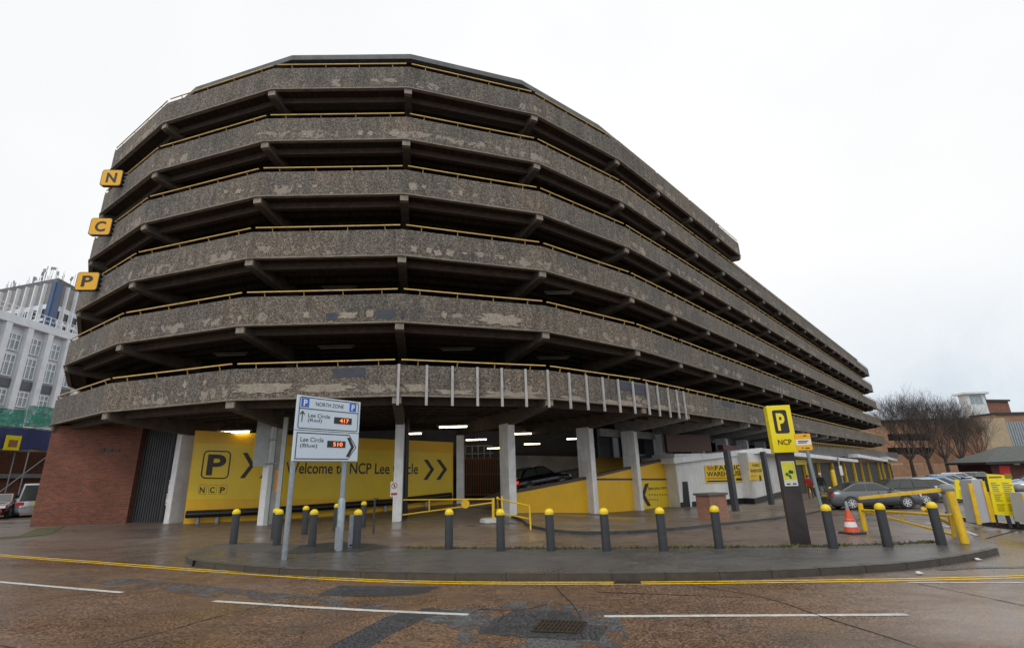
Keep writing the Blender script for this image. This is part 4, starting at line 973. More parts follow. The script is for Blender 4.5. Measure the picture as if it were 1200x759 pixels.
# ticket island
isl2=[Vector((p[0],p[1])) for p in gp([(1108,602),(1122,609),(1150,615),(1180,619),(1230,621),(1260,612),(1200,606),(1120,600)])]
sheet('ticket_island',isl2,M_PAVE,0,h=.14,kerbm=M_BLK); strip('island_edge_line',gp([(1108,602),(1122,609),(1150,615),(1180,619),(1230,621)]),.12,M_YLINE,.15,off=.06)
def quadthing(name,label,cat,corners,base,th,m,n=None):
    """upright panel: corners given in the photo on a vertical plane facing the camera through the ground point base"""
    P=G(*base,.14); v=VP(P,P+Vector((1,-.12,0))); o=empty(name,P,label,cat); b=MB(); 
    p=[v.at(*c) for c in corners]; 
    if (p[1]-p[0]).cross(p[2]-p[1]).dot(v.n)<0: p=p[::-1]
    b.extr(p,v.n*-th); b.build('panel',m,o); return o,v,P
o,v,P=quadthing('ticket_machine','pale grey ticket machine with yellow edges on the kerbed island','ticket machine',[(1147,613),(1163,611),(1151,561),(1138,562)],(1152,614),.5,mat('pale_machine_casing',(.45,.46,.5),.4,0,.08,1,.1))
b=MB()
for a,c in (((1147,614),(1136,566)),((1163.5,611.5),(1151.5,563))): 
    p,q=v.at(*a),v.at(*c); b.obox(p+v.n*.01-v.d*.06,v.d*.12,v.n*.03,q-p)
b.build('yellow_edge',M_YST,o)
o,v,P=quadthing('tariff_board','tall yellow tariff board on two dark posts beside the ticket machine','notice board',[(1166,602.5),(1197,605),(1184,556.5),(1156,555)],(1172,614),.05,M_YSGN)
b=MB()
for a,c in (((1185,618),(1179,600)),((1194,618),(1189,602))): b.tube([v.at(*a,-.06),v.at(*c,-.06)],.05,8)
b.build('board_post',M_CHAR,o)
b=MB(); rr=random.Random(2)
for k in range(15):
    y=566+k*2.3
    for (xa,xb) in ((1161+ (k*.63),1171+k*.63),(1174+k*.63,1186+k*.5)):
        if 9<k<11: continue
        p,q=v.at(xa,y,.004),v.at(xb-rr.uniform(0,4),y+.2,.004); b.obox(p,q-p,v.n*.002,Z*.022)
b.obox(v.at(1178,560.5,.004),v.d*.2,v.n*.002,Z*.14); b.obox(v.at(1159,560,.004),v.d*.35,v.n*.002,Z*.05)
b.build('board_print',mat('board_print',(.25,.2,.02),.5),o)
b=MB(); p,q=v.at(1159,577,.004),v.at(1190,579,.004); b.obox(p,q-p,v.n*.003,Z*.02); b.build('board_joint',M_YST,o)
o,v,P=quadthing('tariff_board','small yellow notice board between the barrier and the ticket machine','notice board',[(1121,584),(1141,585.5),(1136,562.5),(1118.5,561.5)],(1136,606),.05,M_YSGN)
b=MB(); p=v.at(1137,606,-.06); b.tube([v.at(1139.5,608,-.06),v.at(1134,566,-.06)],.06,8); b.build('board_post',M_CHAR,o)
b=MB(); b.obox(v.at(1125,569.5,.004),v.d*.22,v.n*.002,Z*.12); 
for k in range(4): b.obox(v.at(1124+k*.3,575+k*2.4,.004),v.d*.5,v.n*.002,Z*.025)
b.build('board_print',MATS['board_print'],o)
o,v,P=quadthing('control_cabinet','black square control box between the two yellow boards','cabinet',[(1137,577),(1141.5,577),(1139,559.5),(1134,559.5)],(1142,612),.3,M_BLK)
b=MB(); b.tube([v.at(1142,613,-.1),v.at(1138,576,-.1)],.05,8); b.build('cabinet_post',M_BLK,o)
o,v,P=quadthing('control_cabinet','black box left of the tall yellow tariff board','cabinet',[(1157,576),(1162,576),(1159,557.5),(1152.5,558)],(1166,614),.3,M_BLK)
b=MB(); b.tube([v.at(1168,615,-.1),v.at(1160,575,-.1)],.05,8); b.build('cabinet_post',M_BLK,o)
# grey machine at the right edge
o,v,P=quadthing('payment_kiosk','white payment kiosk with yellow trim cut off by the right edge','ticket machine',[(1203,612),(1238,613),(1226,577),(1196,577)],(1212,616),.4,MATS['pale_machine_casing'])
b=MB(); p,q=v.at(1203,606,.01),v.at(1197,578,.01); b.obox(p,v.d*.12,v.n*.03,q-p); b.build('yellow_edge',M_YST,o)
# ---------------------------------------------------------------- brick pillar
P=G(836,610.5,.05); o=empty('brick_pillar',P,'squat pink-brick pillar with a flat grey stone cap','pillar'); vv=VP(G(820,608),G(851,607))
b=MB(); b.box(P+Vector((0.25,.6,.48)),(1.0,.8,1.12),.45); b.build('brickwork',M_BRKP,o)
b=MB(); b.box(P+Vector((0.25,.6,1.08)),(1.14,.94,.09),.45); b.build('cap',mat('grey_cap_stone',(.13,.12,.105),.8,0,.3,5,.3),o,bev=.01)
# drains
for l,nm,lab in (((620,741),'manhole_grate','rectangular iron grate set in the dark tarmac patch'),):
    c_=[G(*q) for q in ((622,741),(676,743),(686,730),(634,728))]; o=empty(nm,c_[0],lab,'drain'); b=MB()
    A0,A1,B0,B1=c_[0],c_[1],c_[3],c_[2]
    for k in range(12):
        t=k/11; p=A0+(A1-A0)*t; q=B0+(B1-B0)*t; b.obox(p+Z*.012,(q-p),(A1-A0).normalized()*.03,Z*.008)
    for k in range(4):
        t=k/3; p=A0+(B0-A0)*t; q=A1+(B1-A1)*t; b.obox(p+Z*.013,(q-p),(B0-A0).normalized()*.03,Z*.009)
    b.build('grating',mat('rusty_iron',(.06,.045,.03),.5,.4,.4,14),o)
    b=MB(); b.add([p+Z*.0105 for p in c_],[(0,1,2,3)]); b.build('drain_pit',M_BLK,o)
c_=[G(*q) for q in ((719,684.5),(750,684.5),(749,681.5),(721,681.5))]; o=empty('gully_grate',c_[0],'small iron gully grate at the kerb on the yellow lines','drain'); b=MB()
b.add([p+Z*.0125 for p in c_],[(0,1,2,3)]); b.build('drain_pit',M_BLK,o); b=MB()
for k in range(9):
    t=(k+.0)/8; p=c_[0]+(c_[1]-c_[0])*t; q=c_[3]+(c_[2]-c_[3])*t; b.obox(p+Z*.013,q-p,(.022,0,0),Z*.01)
b.build('grating',MATS['rusty_iron'],o)
# letter signs on the left corner
for ch,cx,cy in (('N',131,208.5),('C',118,265.5),('P',102.5,329.5)):
    v=VP((-21.6,21.3),(-18,21.6)); c_=v.at(cx,cy); S_=1.0; o=empty('letter_sign',c_,f'amber letter {ch} sign box projecting from the left corner of the car park','sign','amber letter signs')
    a=v.d; F_=c_-a*S_*.5-Z*S_*.46
    b=MB(); round_plate(b,F_-v.n*.16,a,Z,S_,S_*.92,.13,0,.17); bx=b.build('sign_box',M_BLK,o)
    b=MB(); round_plate(b,F_+a*.035+Z*.035,a,Z,S_-.07,S_*.92-.07,.11,.013,.008); fc_=b.build('sign_face',M_ORG,bx)
    text(ch,'letter',M_TXT,fc_,F_+a*S_*.26+Z*S_*.18,a,Z,S_*.48,S_*.56,.024,.004,.03)
    for k in (.15,.38,.6,.8):
        b=MB(); q=F_+a*(S_+.0)+Z*S_*k; b.tube([q-a*.1-v.n*.05,q+a*.28-v.n*.3],.028,6); b.build('bracket',M_GREY,o)
    b=MB(); q=F_+a*(S_+.2)-v.n*.25; b.box(q+Z*S_*.45,(.06,.06,S_*.95)); b.build('mounting_rail',M_BLK,o)
# thin post with small plates by the shops
P=G(990.5,578,.08); v=VP(P,P+Vector((1,0,0))); o=empty('signpost',P,'tall thin grey post with small white plate in front of the yellow pilasters','sign post'); t_=v.at(981.5,536); b=MB(); b.tube([P,Vector((P.x,P.y,t_.z))],.07,6); b.build('pole',M_GREY,o)
b=MB(); b.box(Vector((P.x,P.y-.1,v.at(983,551).z)),(.25,.05,.8)); b.build('plate',M_WHT,o)
for x,y,h in ((997.5,569.5,1.3),(980,575.5,1.9)):
    P=G(x,y,.0); o=empty('guard_post',P,('short' if h<1.5 else 'wide')+' yellow guard post in front of the shop shutters','bollard'); b=MB(); b.lathe([(.22,0),(.22,h),(.14,h+.12),(.01,h+.16)],P,12); b.build('post',M_YST,o); b=MB(); b.lathe([(.26,0),(.26,.08)],P,12); b.build('base_plate',M_GREY,o)
# litter
for (x,y),lab in (((1145,655.5),'white crushed cup lying in the road by the pavement end'),((1076,671.5),'flat pale wrapper lying in the gutter'),):
    P=G(x,y,.02); b=MB(); b.lathe([(.03,0),(.04,.03),(.0,.035)],P,9); b.box(P+Vector((.05,.01,.005)),(.07,.05,.012),.4); o=b.build('litter',M_WHT2); tag(o,lab,'litter')
# ---------------------------------------------------------------- cars
def car(label,loc,yaw,col,style='saloon',group='cars in the open car park',name='parked_car',L=4.6,metal=.5,lights_on=False,small=False):
    """x forward, y left; built round the origin then turned and set down"""
    o=empty(name,(0,0,0),label,'car',group)
    if style=='saloon': st=dict(h=1.42,hood=.92,deck=1.0,ws=.95,wt=.15,rt=-1.0,rb=-1.75)
    elif style=='hatch': st=dict(h=1.48,hood=.93,deck=1.02,ws=.95,wt=.2,rt=-1.45,rb=-1.98)
    elif style=='estate': st=dict(h=1.47,hood=.93,deck=1.0,ws=.95,wt=.2,rt=-1.7,rb=-2.15)
    else: st=dict(h=1.95,hood=1.15,deck=1.1,ws=1.75,wt=1.2,rt=-2.0,rb=-2.25)
    s=L/4.6; W=.9 if style!='van' else .93; H=st['h']; 
    # stations: x, bumper/hood top z, half width, sill z
    xs=[-2.3,-2.26,-2.1,-1.75,-1.35,-.9,-.4,.1,.6,1.0,1.35,1.7,2.0,2.18,2.28,2.3]
    def topz(x):
        pts=[(-2.3,.62),(-2.27,.86),(-2.1,st['deck']-.02),(st['rb'],st['deck']),(st['ws'],st['hood']+.03),(1.7,st['hood']-.1),(2.1,.76),(2.27,.62),(2.3,.45)]
        for (a,c),(d,e) in zip(pts,pts[1:]):
            if a<=x<=d: return c+(e-c)*(x-a)/max(1e-6,d-a)
        return .5
    def hw(x):
        e=abs(x)/2.3; return W*(1-.05*e**2-.16*max(0,e-.78)/.22*max(0,e-.78)/.22*1.2)
    b=MB(); secs=[]
    for x in xs:
        t=topz(x); w_=hw(x); z0=.22 if abs(x)<2.2 else .3
        sec=[(w_*.86,z0-.02),(w_*.97,z0+.06),(w_,.45 if t>.55 else z0+.1),(w_*.985,min(t-.14,.68)if t>.65 else t-.05),(w_*.95,t-.05),(w_*.86,t),(w_*.4,t+.025),(0,t+.035)]
        secs.append([(x*s,y,z) for y,z in sec]+[(x*s,-y,z) for y,z in sec[-2::-1]])
    n=len(secs[0]); vs=[p for q in secs for p in q]
    b.add(vs,[(i*n+j,i*n+j+1,(i+1)*n+j+1,(i+1)*n+j) for i in range(len(xs)-1) for j in range(n-1)],0,True)
    b.add(secs[0],[tuple(range(n))[::-1]],0); b.add(secs[-1],[tuple(range(n))],0)
    # cabin
    g0=[(st['ws'],topz(st['ws'])-.01),(st['wt'],H-.06),(st['wt']-.45,H),(st['rt']+.35,H-.015),(st['rt'],H-.07),(st['rb'],topz(st['rb'])-.01)]
    def cw(z): return W*.93-(z-.92)/(H-.92)*.2
    cab=[]
    for x,z in g0: cab.append((x*s,cw(z) if z>.99 else W*.88,z))
    L1=[Vector(p) for p in cab]; R1=[Vector((p[0],-p[1],p[2])) for p in cab]
    b.add(L1+R1,[(0,1,7,6),(1,2,8,7),(2,3,9,8),(3,4,10,9),(4,5,11,10)],0,True)
    b.add(L1,[tuple(range(6))],0); b.add(R1,[tuple(range(6))[::-1]],0)
    body=b.build('body',col,o)
    # glass just outside the cabin shell
    def lerp(a,c,t): return a+(c-a)*t
    b=MB(); nn=Vector((.5,0,.8))*.006
    for A_,B_,C_,D_,nm in ((L1[0],L1[1],R1[1],R1[0],'windscreen'),(L1[4],L1[5],R1[5],R1[4],'rear_window')):
        c=(A_+B_+C_+D_)/4; q=[c+(p-c)*.9 for p in (A_,B_,C_,D_)]; nm_=(q[1]-q[0]).cross(q[2]-q[1]).normalized(); 
        if nm_.z<0: nm_=-nm_; q=q[::-1]
        bb=MB(); bb.extr([p+nm_*.003 for p in q],nm_*.006); bb.build(nm,M_CARG,o)
    for S_,side in ((L1,1),(R1,-1)):
        zb=max(topz(0),.95)+.02; zt=H-.1
        def edge_x(z,front):
            a,c=(S_[0],S_[1]) if front else (S_[5],S_[4]); t=(z-a.z)/(c.z-a.z); return a.x+(c.x-a.x)*t
        splits=[0,.5,1] if style in('saloon','hatch') else [0,.38,.7,1]
        for k in range(len(splits)-1):
            q=[]
            for z,pairs in ((zb,0),(zt,1)):
                xf,xr=edge_x(z,True)-.12,edge_x(z,False)+.14; a,c=xr+(xf-xr)*splits[k]+.03,xr+(xf-xr)*splits[k+1]-.03; y=side*(W*.88+(cw(H)-W*.88)*(z-.98)/(H-.98)+.012)
                q.append([Vector((a,y,z)),Vector((c,y,z))])
            pts=[q[0][0],q[0][1],q[1][1],q[1][0]]; bb=MB(); bb.extr(pts if side<0 else pts[::-1],(0,side*.006,0)); bb.build('side_window',M_CARG,o)
    # wheels
    for x in (1.38*s,-1.36*s):
        for side in (1,-1):
            y=side*(W-.1); R_=.33 if style!='van' else .32
            bb=MB(); 
            prof=[(R_*.62,.1),(R_*.97,.1),(R_,.07),(R_,-.07),(R_*.95,-.11)]
            k=20; vs=[]
            for r_,d in prof: vs+= [Vector((x+r_*math.cos(2*math.pi*j/k),y+side*d,R_+r_*math.sin(2*math.pi*j/k))) for j in range(k)]
            bb.add(vs,[(i*k+j,i*k+(j+1)%k,(i+1)*k+(j+1)%k,(i+1)*k+j) for i in range(len(prof)-1) for j in range(k)],0,True); wh=bb.build('wheel',M_LEADG,o)
            bb=MB(); bb.extr([Vector((x+R_*.64*math.cos(2*math.pi*j/k),y+side*.07,R_+R_*.64*math.sin(2*math.pi*j/k))) for j in range(k)][::side],(0,side*.01,0),1)
            for j in range(7):
                a=2*math.pi*j/7; d=Vector((math.cos(a),0,math.sin(a))); e=Vector((-math.sin(a),0,math.cos(a))); c=Vector((x,y+side*.085,R_)); bb.extr([c-e*.03,c+e*.03,c+d*R_*.6+e*.022,c+d*R_*.6-e*.022][::side],(0,side*.02,0),0)
            frq=[Vector((x+r_*math.cos(2*math.pi*j/k),y+side*.1,R_+r_*math.sin(2*math.pi*j/k))) for r_ in (R_*.66,R_*.57) for j in range(k)]; bb.add(frq,[(j,(j+1)%k,k+(j+1)%k,k+j) for j in range(k)],0)
            bb.build('rim',[mat('alloy_rim',(.75,.76,.78),.3,.4,.1,5),M_BLK],wh)
            bb=MB(); hwx=hw(x/s)+.004; arc=[Vector((x+r_*math.cos(D2R(a)),side*hwx,R_+r_*math.sin(D2R(a)))) for r_ in (R_*1.17,R_*.9) for a in range(-8,189,14)]; m_=len(arc)//2
            bb.add(arc,[(j,j+1,m_+j+1,m_+j) for j in range(m_-1)],0); bb.build('wheel_arch',M_BLK,o)
    for side in (1,-1):
        bb=MB(); y=side*W*.72; bb.obox((2.12*s,y-.17,.6),(.14,-side*.06,0),(0,.34,0),(-.04,0,.14)); bb.build('headlight',mat('lamp_lens',(.6,.62,.65),.1,.3,.05,2),o)
        bb=MB(); bb.obox((-2.31*s,y-.16,.7),(.1,side*.05,0),(0,.3,0),(.05,0,.17)); bb.build('tail_light',mat('red_lens_lit',(.6,.01,.01),.2,0,0,1,em=1.2) if lights_on else mat('red_lens',(.4,.01,.01),.15,0,.05,2),o)
        bb=MB(); bb.box((.72*s,side*(W+.06),1.0),(.14,.18,.11)); bb.build('door_mirror',col,o,bev=.02)
        for xk in ((.08,) if style!='estate' else (.1,-.85)):
            bb=MB(); bb.box((xk*s,side*(hw(xk)-.012),.62),(.012,.012,.6)); bb.build('door_gap',M_BLK,o)
        bb=MB(); bb.box((-.1*s,side*(W-.0),.3),(2.1*s,.02,.07)); bb.build('sill_trim',M_BLK,o)
    bb=MB(); bb.box((2.285*s,0,.52),(.06,.9,.14)); bb.build('grille',M_BLK,o)
    bb=MB(); bb.box((2.32*s,0,.42),(.02,.5,.1)); bb.build('number_plate',M_WHT2,o)
    bb=MB(); bb.box((-2.31*s,0,.74),(.02,.5,.1)); bb.build('number_plate',M_YSGN,o)
    o.location=loc; o.rotation_euler=(0,0,yaw); return o
def paint(n,c,m=.55): return mat('car_paint_'+n,c,.28,m,.04,1,.04,coat=.8)
P_GREY=paint('graphite',(.12,.125,.135)); P_DK=paint('dark_grey',(.035,.037,.042)); P_SIL=paint('silver',(.42,.44,.47)); P_BLU=paint('light_blue',(.12,.26,.5)); P_WH=paint('white',(.7,.7,.7),.1)
P_BK=paint('black',(.008,.008,.01)); P_RED=paint('dark_red',(.13,.01,.012)); P_MID=paint('steel_blue',(.13,.2,.28)); P_BEI=paint('pale_silver',(.5,.5,.48))
def onG(x,y): return Vector((x,y,gz(x,y)))
yaw0=-.12
def pos(px,Y): r=ray(px,562); return (r.x/r.y*Y,Y)
g1=G(1033,596.8); car('graphite grey saloon with alloy wheels parked behind the cone, nose right',onG(g1.x+.1,g1.y+.9),yaw0,P_GREY,'saloon')
row=[('dark estate car with a glowing red tail light parked right behind the graphite saloon',P_DK,'estate',(1040,31.2),True,3.14),
 ('pale silver hatchback third in the line of parked cars',P_BEI,'hatch',(1089,33.4),False,-.2),
 ('light blue hatchback parked beyond the pale silver one',P_BLU,'hatch',(1099,36.2),False,-.2),
 ('silver saloon parked beyond the light blue hatchback',P_SIL,'saloon',(1102,39.8),False,-.2),
 ('steel blue saloon in the middle of the parked line',P_MID,'saloon',(1108,43),False,-.2),
 ('silver hatchback with pale roof beyond the steel blue saloon',P_SIL,'hatch',(1113,46.5),False,-.2),
 ('blue estate near the far end of the parked line',P_BLU,'estate',(1117,50.2),False,-.2),
 ('white hatchback standing highest at the far end of the parked line',P_WH,'hatch',(1122,56),False,.5),
 ('dark hatchback at the far end of the line before the brick hut',P_DK,'hatch',(1147,58),False,.5)]
for lab,c,sty,p,lit,yw in row: car(lab,onG(*pos(*p)),yaw0+yw,c,sty,lights_on=lit,L=4.4)
car('silver saloon at the right edge below the red-postered hut',onG(38.5,38.5),2.6,P_SIL,'saloon'); car('steel blue hatchback behind the silver saloon at the right edge',onG(43.5,44.2),2.5,P_MID,'hatch')
o=car('black hatchback with lit red tail lights driving up the ramp',(1.35,30.6,.82),.42,P_BK,'hatch','cars under the decks','car',3.6,.3,True); o.rotation_euler=(0,-.13,.42)
q=G(-8,607); car('dark red car at the left edge seen from the front',Vector((q.x*1.0,q.y*1.0,q.z)),-.95,P_RED,'saloon','vehicles in the left side street')
q=G(36,606); o=car('silver van parked behind the dark red car beside the brick wall',Vector((q.x*1.06,q.y*1.06,q.z)),2.35,P_SIL,'van','vehicles in the left side street','parked_van',4.7); o['category']='van'
# ---------------------------------------------------------------- two people by the shops
def person(label,loc,yaw,jacket,trousers,hair,H=1.72,step=.16):
    o=empty('person',(0,0,0),label,'person','people walking past the shops'); k=H/1.72
    J=[]; Ed=[]; Rr=[]
    def v(x,y,z,r): J.append((x*k,y*k,z*k)); Rr.append(r*k); return len(J)-1
    def e(*a):
        for p,q in zip(a,a[1:]): Ed.append((p,q))
    pel=v(0,0,.93,.145); wai=v(0,.01,1.1,.13); che=v(0,.0,1.32,.155); nec=v(0,.01,1.47,.06); he0=v(0,.02,1.57,.085); he1=v(0,.025,1.65,.09); e(pel,wai,che,nec,he0,he1)
    for s,ph in ((1,1),(-1,-1)):
        hip=v(.09*s,0,.88,.095); kn=v(.1*s,step*ph*.6+.03,.49,.062); an=v(.1*s,step*ph-.05,.09,.042); to=v(.11*s,step*ph+.11,.035,.035); e(pel,hip,kn,an,to)
        sh=v(.19*s,0,1.4,.07); el=v(.25*s,-ph*.08-.03,1.12,.05); wr=v(.26*s,-ph*.1+.1,.9,.032); pa=v(.265*s,-ph*.1+.13,.83,.034); e(che,sh,el,wr,pa)
        for f in range(4):
            a=v((.265+.0)*s,-ph*.1+.1+f*.022,.775,.0095); c=v((.26)*s,-ph*.1+.105+f*.022,.735+.006*abs(f-1.5),.009); e(pa,a,c)
        t=v(.25*s,-ph*.1+.17,.8,.011); t2=v(.25*s,-ph*.1+.18,.765,.01); e(pa,t,t2)
    me=bpy.data.meshes.new('person_body'); me.from_pydata(J,Ed,[]); me.update(); ob=bpy.data.objects.new('body',me); COL.objects.link(ob); ob.parent=o
    md=ob.modifiers.new('skin','SKIN'); md.use_smooth_shade=True
    for sv,r_ in zip(me.skin_vertices[0].data,Rr): sv.radius=(r_,r_*.85)
    me.skin_vertices[0].data[0].use_root=True
    sb=ob.modifiers.new('subdivision','SUBSURF'); sb.levels=1; sb.render_levels=2
    m,nt,b=nt_new('clothes_'+label[:6].strip().replace(' ','_')); tc=N(nt,'ShaderNodeTexCoord'); sp=N(nt,'ShaderNodeSeparateXYZ'); nt.links.new(tc.outputs['Object'],sp.inputs[0])
    rp=N(nt,'ShaderNodeMapRange'); rp.inputs[1].default_value=0; rp.inputs[2].default_value=1.8*k; nt.links.new(sp.outputs[2],rp.inputs[0])
    cr=ramp(nt,rp.outputs[0],[(0,(.03,.025,.02)),(.045,trousers),(.48,jacket),(.825,(.45,.27,.2))]); cr.color_ramp.interpolation='CONSTANT'
    nt.links.new(cr.outputs[0],b.inputs['Base Color']); b.inputs['Roughness'].default_value=.85; me.materials.append(m)
    hb=MB(); c=Vector((0,.0,1.655))*k; vs=[]; kk=14
    for i in range(7):
        th=i*math.pi*.5/6*1.25; vs+=[c+Vector((.098*math.sin(th)*math.cos(2*math.pi*j/kk),.11*math.sin(th)*math.sin(2*math.pi*j/kk)-.015,.098*math.cos(th)))*k for j in range(kk)]
    hb.add(vs,[(i*kk+j,(i+1)*kk+j,(i+1)*kk+(j+1)%kk,i*kk+(j+1)%kk) for i in range(6) for j in range(kk)],0,True); hb.build('hair',hair,o)
    fb=MB(); fb.tube([Vector((0,.105,1.62))*k,Vector((0,.13,1.6))*k],[.012,.016],6); fb.build('nose',mat('skin_tone',(.45,.27,.2),.6),o)
    for s in (1,-1):
        fb=MB(); fb.box(Vector((.035*s,.105,1.645))*k,(.022,.01,.01)); fb.build('eye',M_BLK,o)
        fb=MB(); fb.box(Vector((.093*s,.01,1.62))*k,(.02,.035,.055)); fb.build('ear',MATS['skin_tone'],o)
    fb=MB(); fb.box(Vector((0,.108,1.575))*k,(.045,.01,.008)); fb.build('mouth',mat('lips',(.35,.12,.1),.6),o)
    o.location=loc; o.rotation_euler=(0,0,yaw)
person('white-haired person in a black jacket and blue jeans walking past the shops',G(966,583.5,.08),-.7,(.012,.012,.014),(.1,.14,.2),mat('white_hair',(.6,.58,.54),.8),1.74)
person('person in a red jacket half hidden by the thin signpost',G(951,584,.08),-.7,(.3,.012,.015),(.03,.03,.04),mat('dark_hair',(.03,.02,.015),.7),1.62)
# ---------------------------------------------------------------- bare trees in the car park
def bare_tree(seed,Ht):
    rnd=random.Random(seed); trunk=MB(); crown=MB()
    top=Vector((rnd.uniform(-.1,.1),rnd.uniform(-.1,.1),Ht*.2)); trunk.tube([Vector((0,0,-.3)),Vector((0,0,Ht*.08)),top],[.36,.27,.24],9)
    def grow(p,d,L,r,lev):
        n=4; pts=[p]; q=p; dd=d.copy()
        for i in range(n):
            dd=(dd+Vector((rnd.gauss(0,.07),rnd.gauss(0,.07),.085 if lev<5 else .05))).normalized(); q=q+dd*L/n; pts.append(q)
        rs=[r*(1-.5*i/n) for i in range(n+1)]
        crown.tube(pts,rs,5 if lev<2 else 3,cap=False)
        if lev>=6: return
        k=3
        for c in range(k):
            i=rnd.choice((2,3,4)) if c else 4; sp=.34 if lev<2 else .42
            nd=(dd+Vector((rnd.gauss(0,sp),rnd.gauss(0,sp),rnd.gauss(0,sp*.5)))).normalized(); 
            grow(pts[i],nd,L*rnd.uniform(.7,.9),r*.5*rnd.uniform(.85,1.1)+.003,lev+1)
    for c in range(9):
        a=c*2.4+rnd.uniform(-.2,.2); sp=(.25+.95*(c/8)) if c else .1
        grow(top,Vector((math.cos(a)*sp,math.sin(a)*sp,1)).normalized(),Ht*.225*(1-.12*c/8),.12,0 if c<0 else 1)
    return trunk,crown
M_BARK=mat('winter_bark',(.055,.042,.036),.9,0,.4,3); M_TWIG=mat('winter_twigs',(.085,.068,.058),.9,0,.3,1)
protos=[]
for sd_ in (11,23):
    t,c=bare_tree(sd_,14.5); o=empty('bare_tree',(0,0,0)); t.build('trunk',M_BARK,o); c.build('crown',M_TWIG,o); protos.append(o)
labs=[('bare winter tree with a wide fan crown, leftmost behind the parked cars',1072,558,86,0,1.05),('bare winter tree second from the left behind the parked cars',1093,558,90,1,1.1),('bare winter tree third from the left with a leaning trunk',1113,557,95,0,1.1),
 ('bare winter tree second from the right behind the hut',1133,556,99,1,1.05),('smaller bare tree on the right in front of the brick blocks',1153,553,104,0,.92)]
used=set()
for lab,px,py,Dd,pi_,sc in labs:
    r=ray(px,py); X,Y=r.x/r.y*Dd,Dd
    o=protos[pi_] if pi_ not in used else copy_tree(protos[pi_]); used.add(pi_)
    o.location=(X,Y,gz(X,Y)); o.rotation_euler=(0,0,px*1.3); o.scale=(sc,sc,sc); tag(o,lab,'tree','bare trees beside the parked cars')
# ---------------------------------------------------------------- brick hut
A=Vector((59,57.5)); 
hut=empty('brick_hut',(66,60,-1),'dark red brick hut with grey hipped roof and red poster behind the cars','hut')
hv1=VP((50,67),(62,63)); 
zc=lambda v,x,y:v.at(x,y)
# corner at px 1160
r=ray(1161,548); cxy=Vector((r.x/r.y*62,62)); d1=Vector((.36,.93)).normalized(); d2=Vector((1,.12)).normalized()
zt=VP(cxy,cxy+Vector((1,0))).at(1158,541).z; p0=cxy; p1=cxy+d1*9; p2=cxy+d2*14; p3=p1+d2*14
b=MB(); b.prism([p0,p2,p3,p1],-2,zt); b.build('wall',M_BRKD,hut)
b=MB(); ov_=1.2; q0=p0-(d1+d2)*ov_*.8; q1=p1+d1*ov_-d2*ov_; q2=p2-d1*ov_+d2*ov_; q3=p3+d1*ov_+d2*ov_
cm=(p0+p1)/2+d2*4.6; cn_=(p2+p3)/2-d2*4.6; zr=zt+1.85
V=lambda p,z:(p.x,p.y,z)
b.add([V(q0,zt),V(q2,zt),V(q3,zt),V(q1,zt),V(cm,zr),V(cn_,zr)],[(0,1,5,4),(1,2,5),(2,3,4,5),(3,0,4),(3,2,1,0)])
b.add([V(q0,zt-.28),V(q2,zt-.28),V(q3,zt-.28),V(q1,zt-.28),V(q0,zt-.003),V(q2,zt-.003),V(q3,zt-.003),V(q1,zt-.003)],[(0,1,5,4),(1,2,6,5),(2,3,7,6),(3,0,4,7),(0,3,2,1)],1)
b.build('roof',[mat('grey_green_slates',(.075,.085,.075),.7,0,.3,2,.2),M_BLK],hut)
hv=VP(p0,p2)
b=MB(); face(b,hv,[(1171.5,554.5),(1184,555),(1182.5,545.5),(1170,545)],.01,.03); b.build('red_poster',mat('bright_red_poster',(.6,.015,.012),.5,0,.08,1),hut)
b=MB(); face(b,hv,[(1187.5,544),(1194.5,544.5),(1193.5,540.8),(1186.5,540.5)],.01,.06); b.build('window',M_WHT2,hut)
# ---------------------------------------------------------------- brick blocks on the right, far behind
def windows(par,v,pxs,ys,w,h,m,name='window',off=.01):
    for x,y in [(x,y) for y in ys for x in pxs]:
        p=v.at(x,y); b=MB(); b.obox(p-v.d*w/2-Z*h/2+v.n*off,v.d*w,v.n*.06,Z*h); b.build(name,m,par)
def block(name,label,Dp,xl,xr,ytop,m,depth=20,skew=.0,mat2=None,yb=556):
    """rectangular building: photo x of its left and right edge, top y at the left"""
    yb=ytop; rl,rr_=ray(xl,yb),ray(xr,yb); a=Vector((rl.x/rl.y*Dp,Dp)); Dr=Dp*(1+skew); c=Vector((rr_.x/rr_.y*Dr,Dr)); v=VP(a,c); zt=v.at(xl,ytop).z; u=(c-a).normalized(); n=Vector((-u.y,u.x))
    if n.y<0: n=-n
    o=empty(name,(a.x,a.y,-1.5),label,'building'); b=MB(); b.prism([a,c,c+n*depth,a+n*depth],-4,zt); b.build('wall',m,o); return o,v,zt,a,c,n
M_SAND=mat('pale_sand_brick',(.42,.33,.22),.8,0,.15,1); M_CORR=mat('grey_corrugated_panel',(.33,.37,.4),.5,.2,.15,1)
o,v,zt,a,c,n=block('brick_building','long orange-brick building behind the bare trees',150,1000,1180,496,M_BRKF,25,.0)
b=MB(); b.obox((a.x,a.y-.4,zt),(c.x-a.x,c.y-a.y,0),(0,6,0),(0,0,.7)); b.build('roof',M_BLK,o)
for y,k in ((512,0),(528,0)):
    windows(o,v,[1045+i*9 for i in range(15)],[y],2.2,1.9,M_GLASS)
windows(o,v,(1050,1075),(549,),4.5,3,M_SAND,'pale_panel')
windows(o,v,(1122,1150),(549,),2.,2.6,mat('red_shop_panel',(.5,.03,.02),.5),'red_panel')
o,v,zt,a,c,n=block('brick_tower','dark brown brick stair block topped above the orange building',142,1149,1181,470,brick('brown_brick',(.3,.12,.075),(.25,.1,.065),(.2,.14,.1),1.5),5,.02)
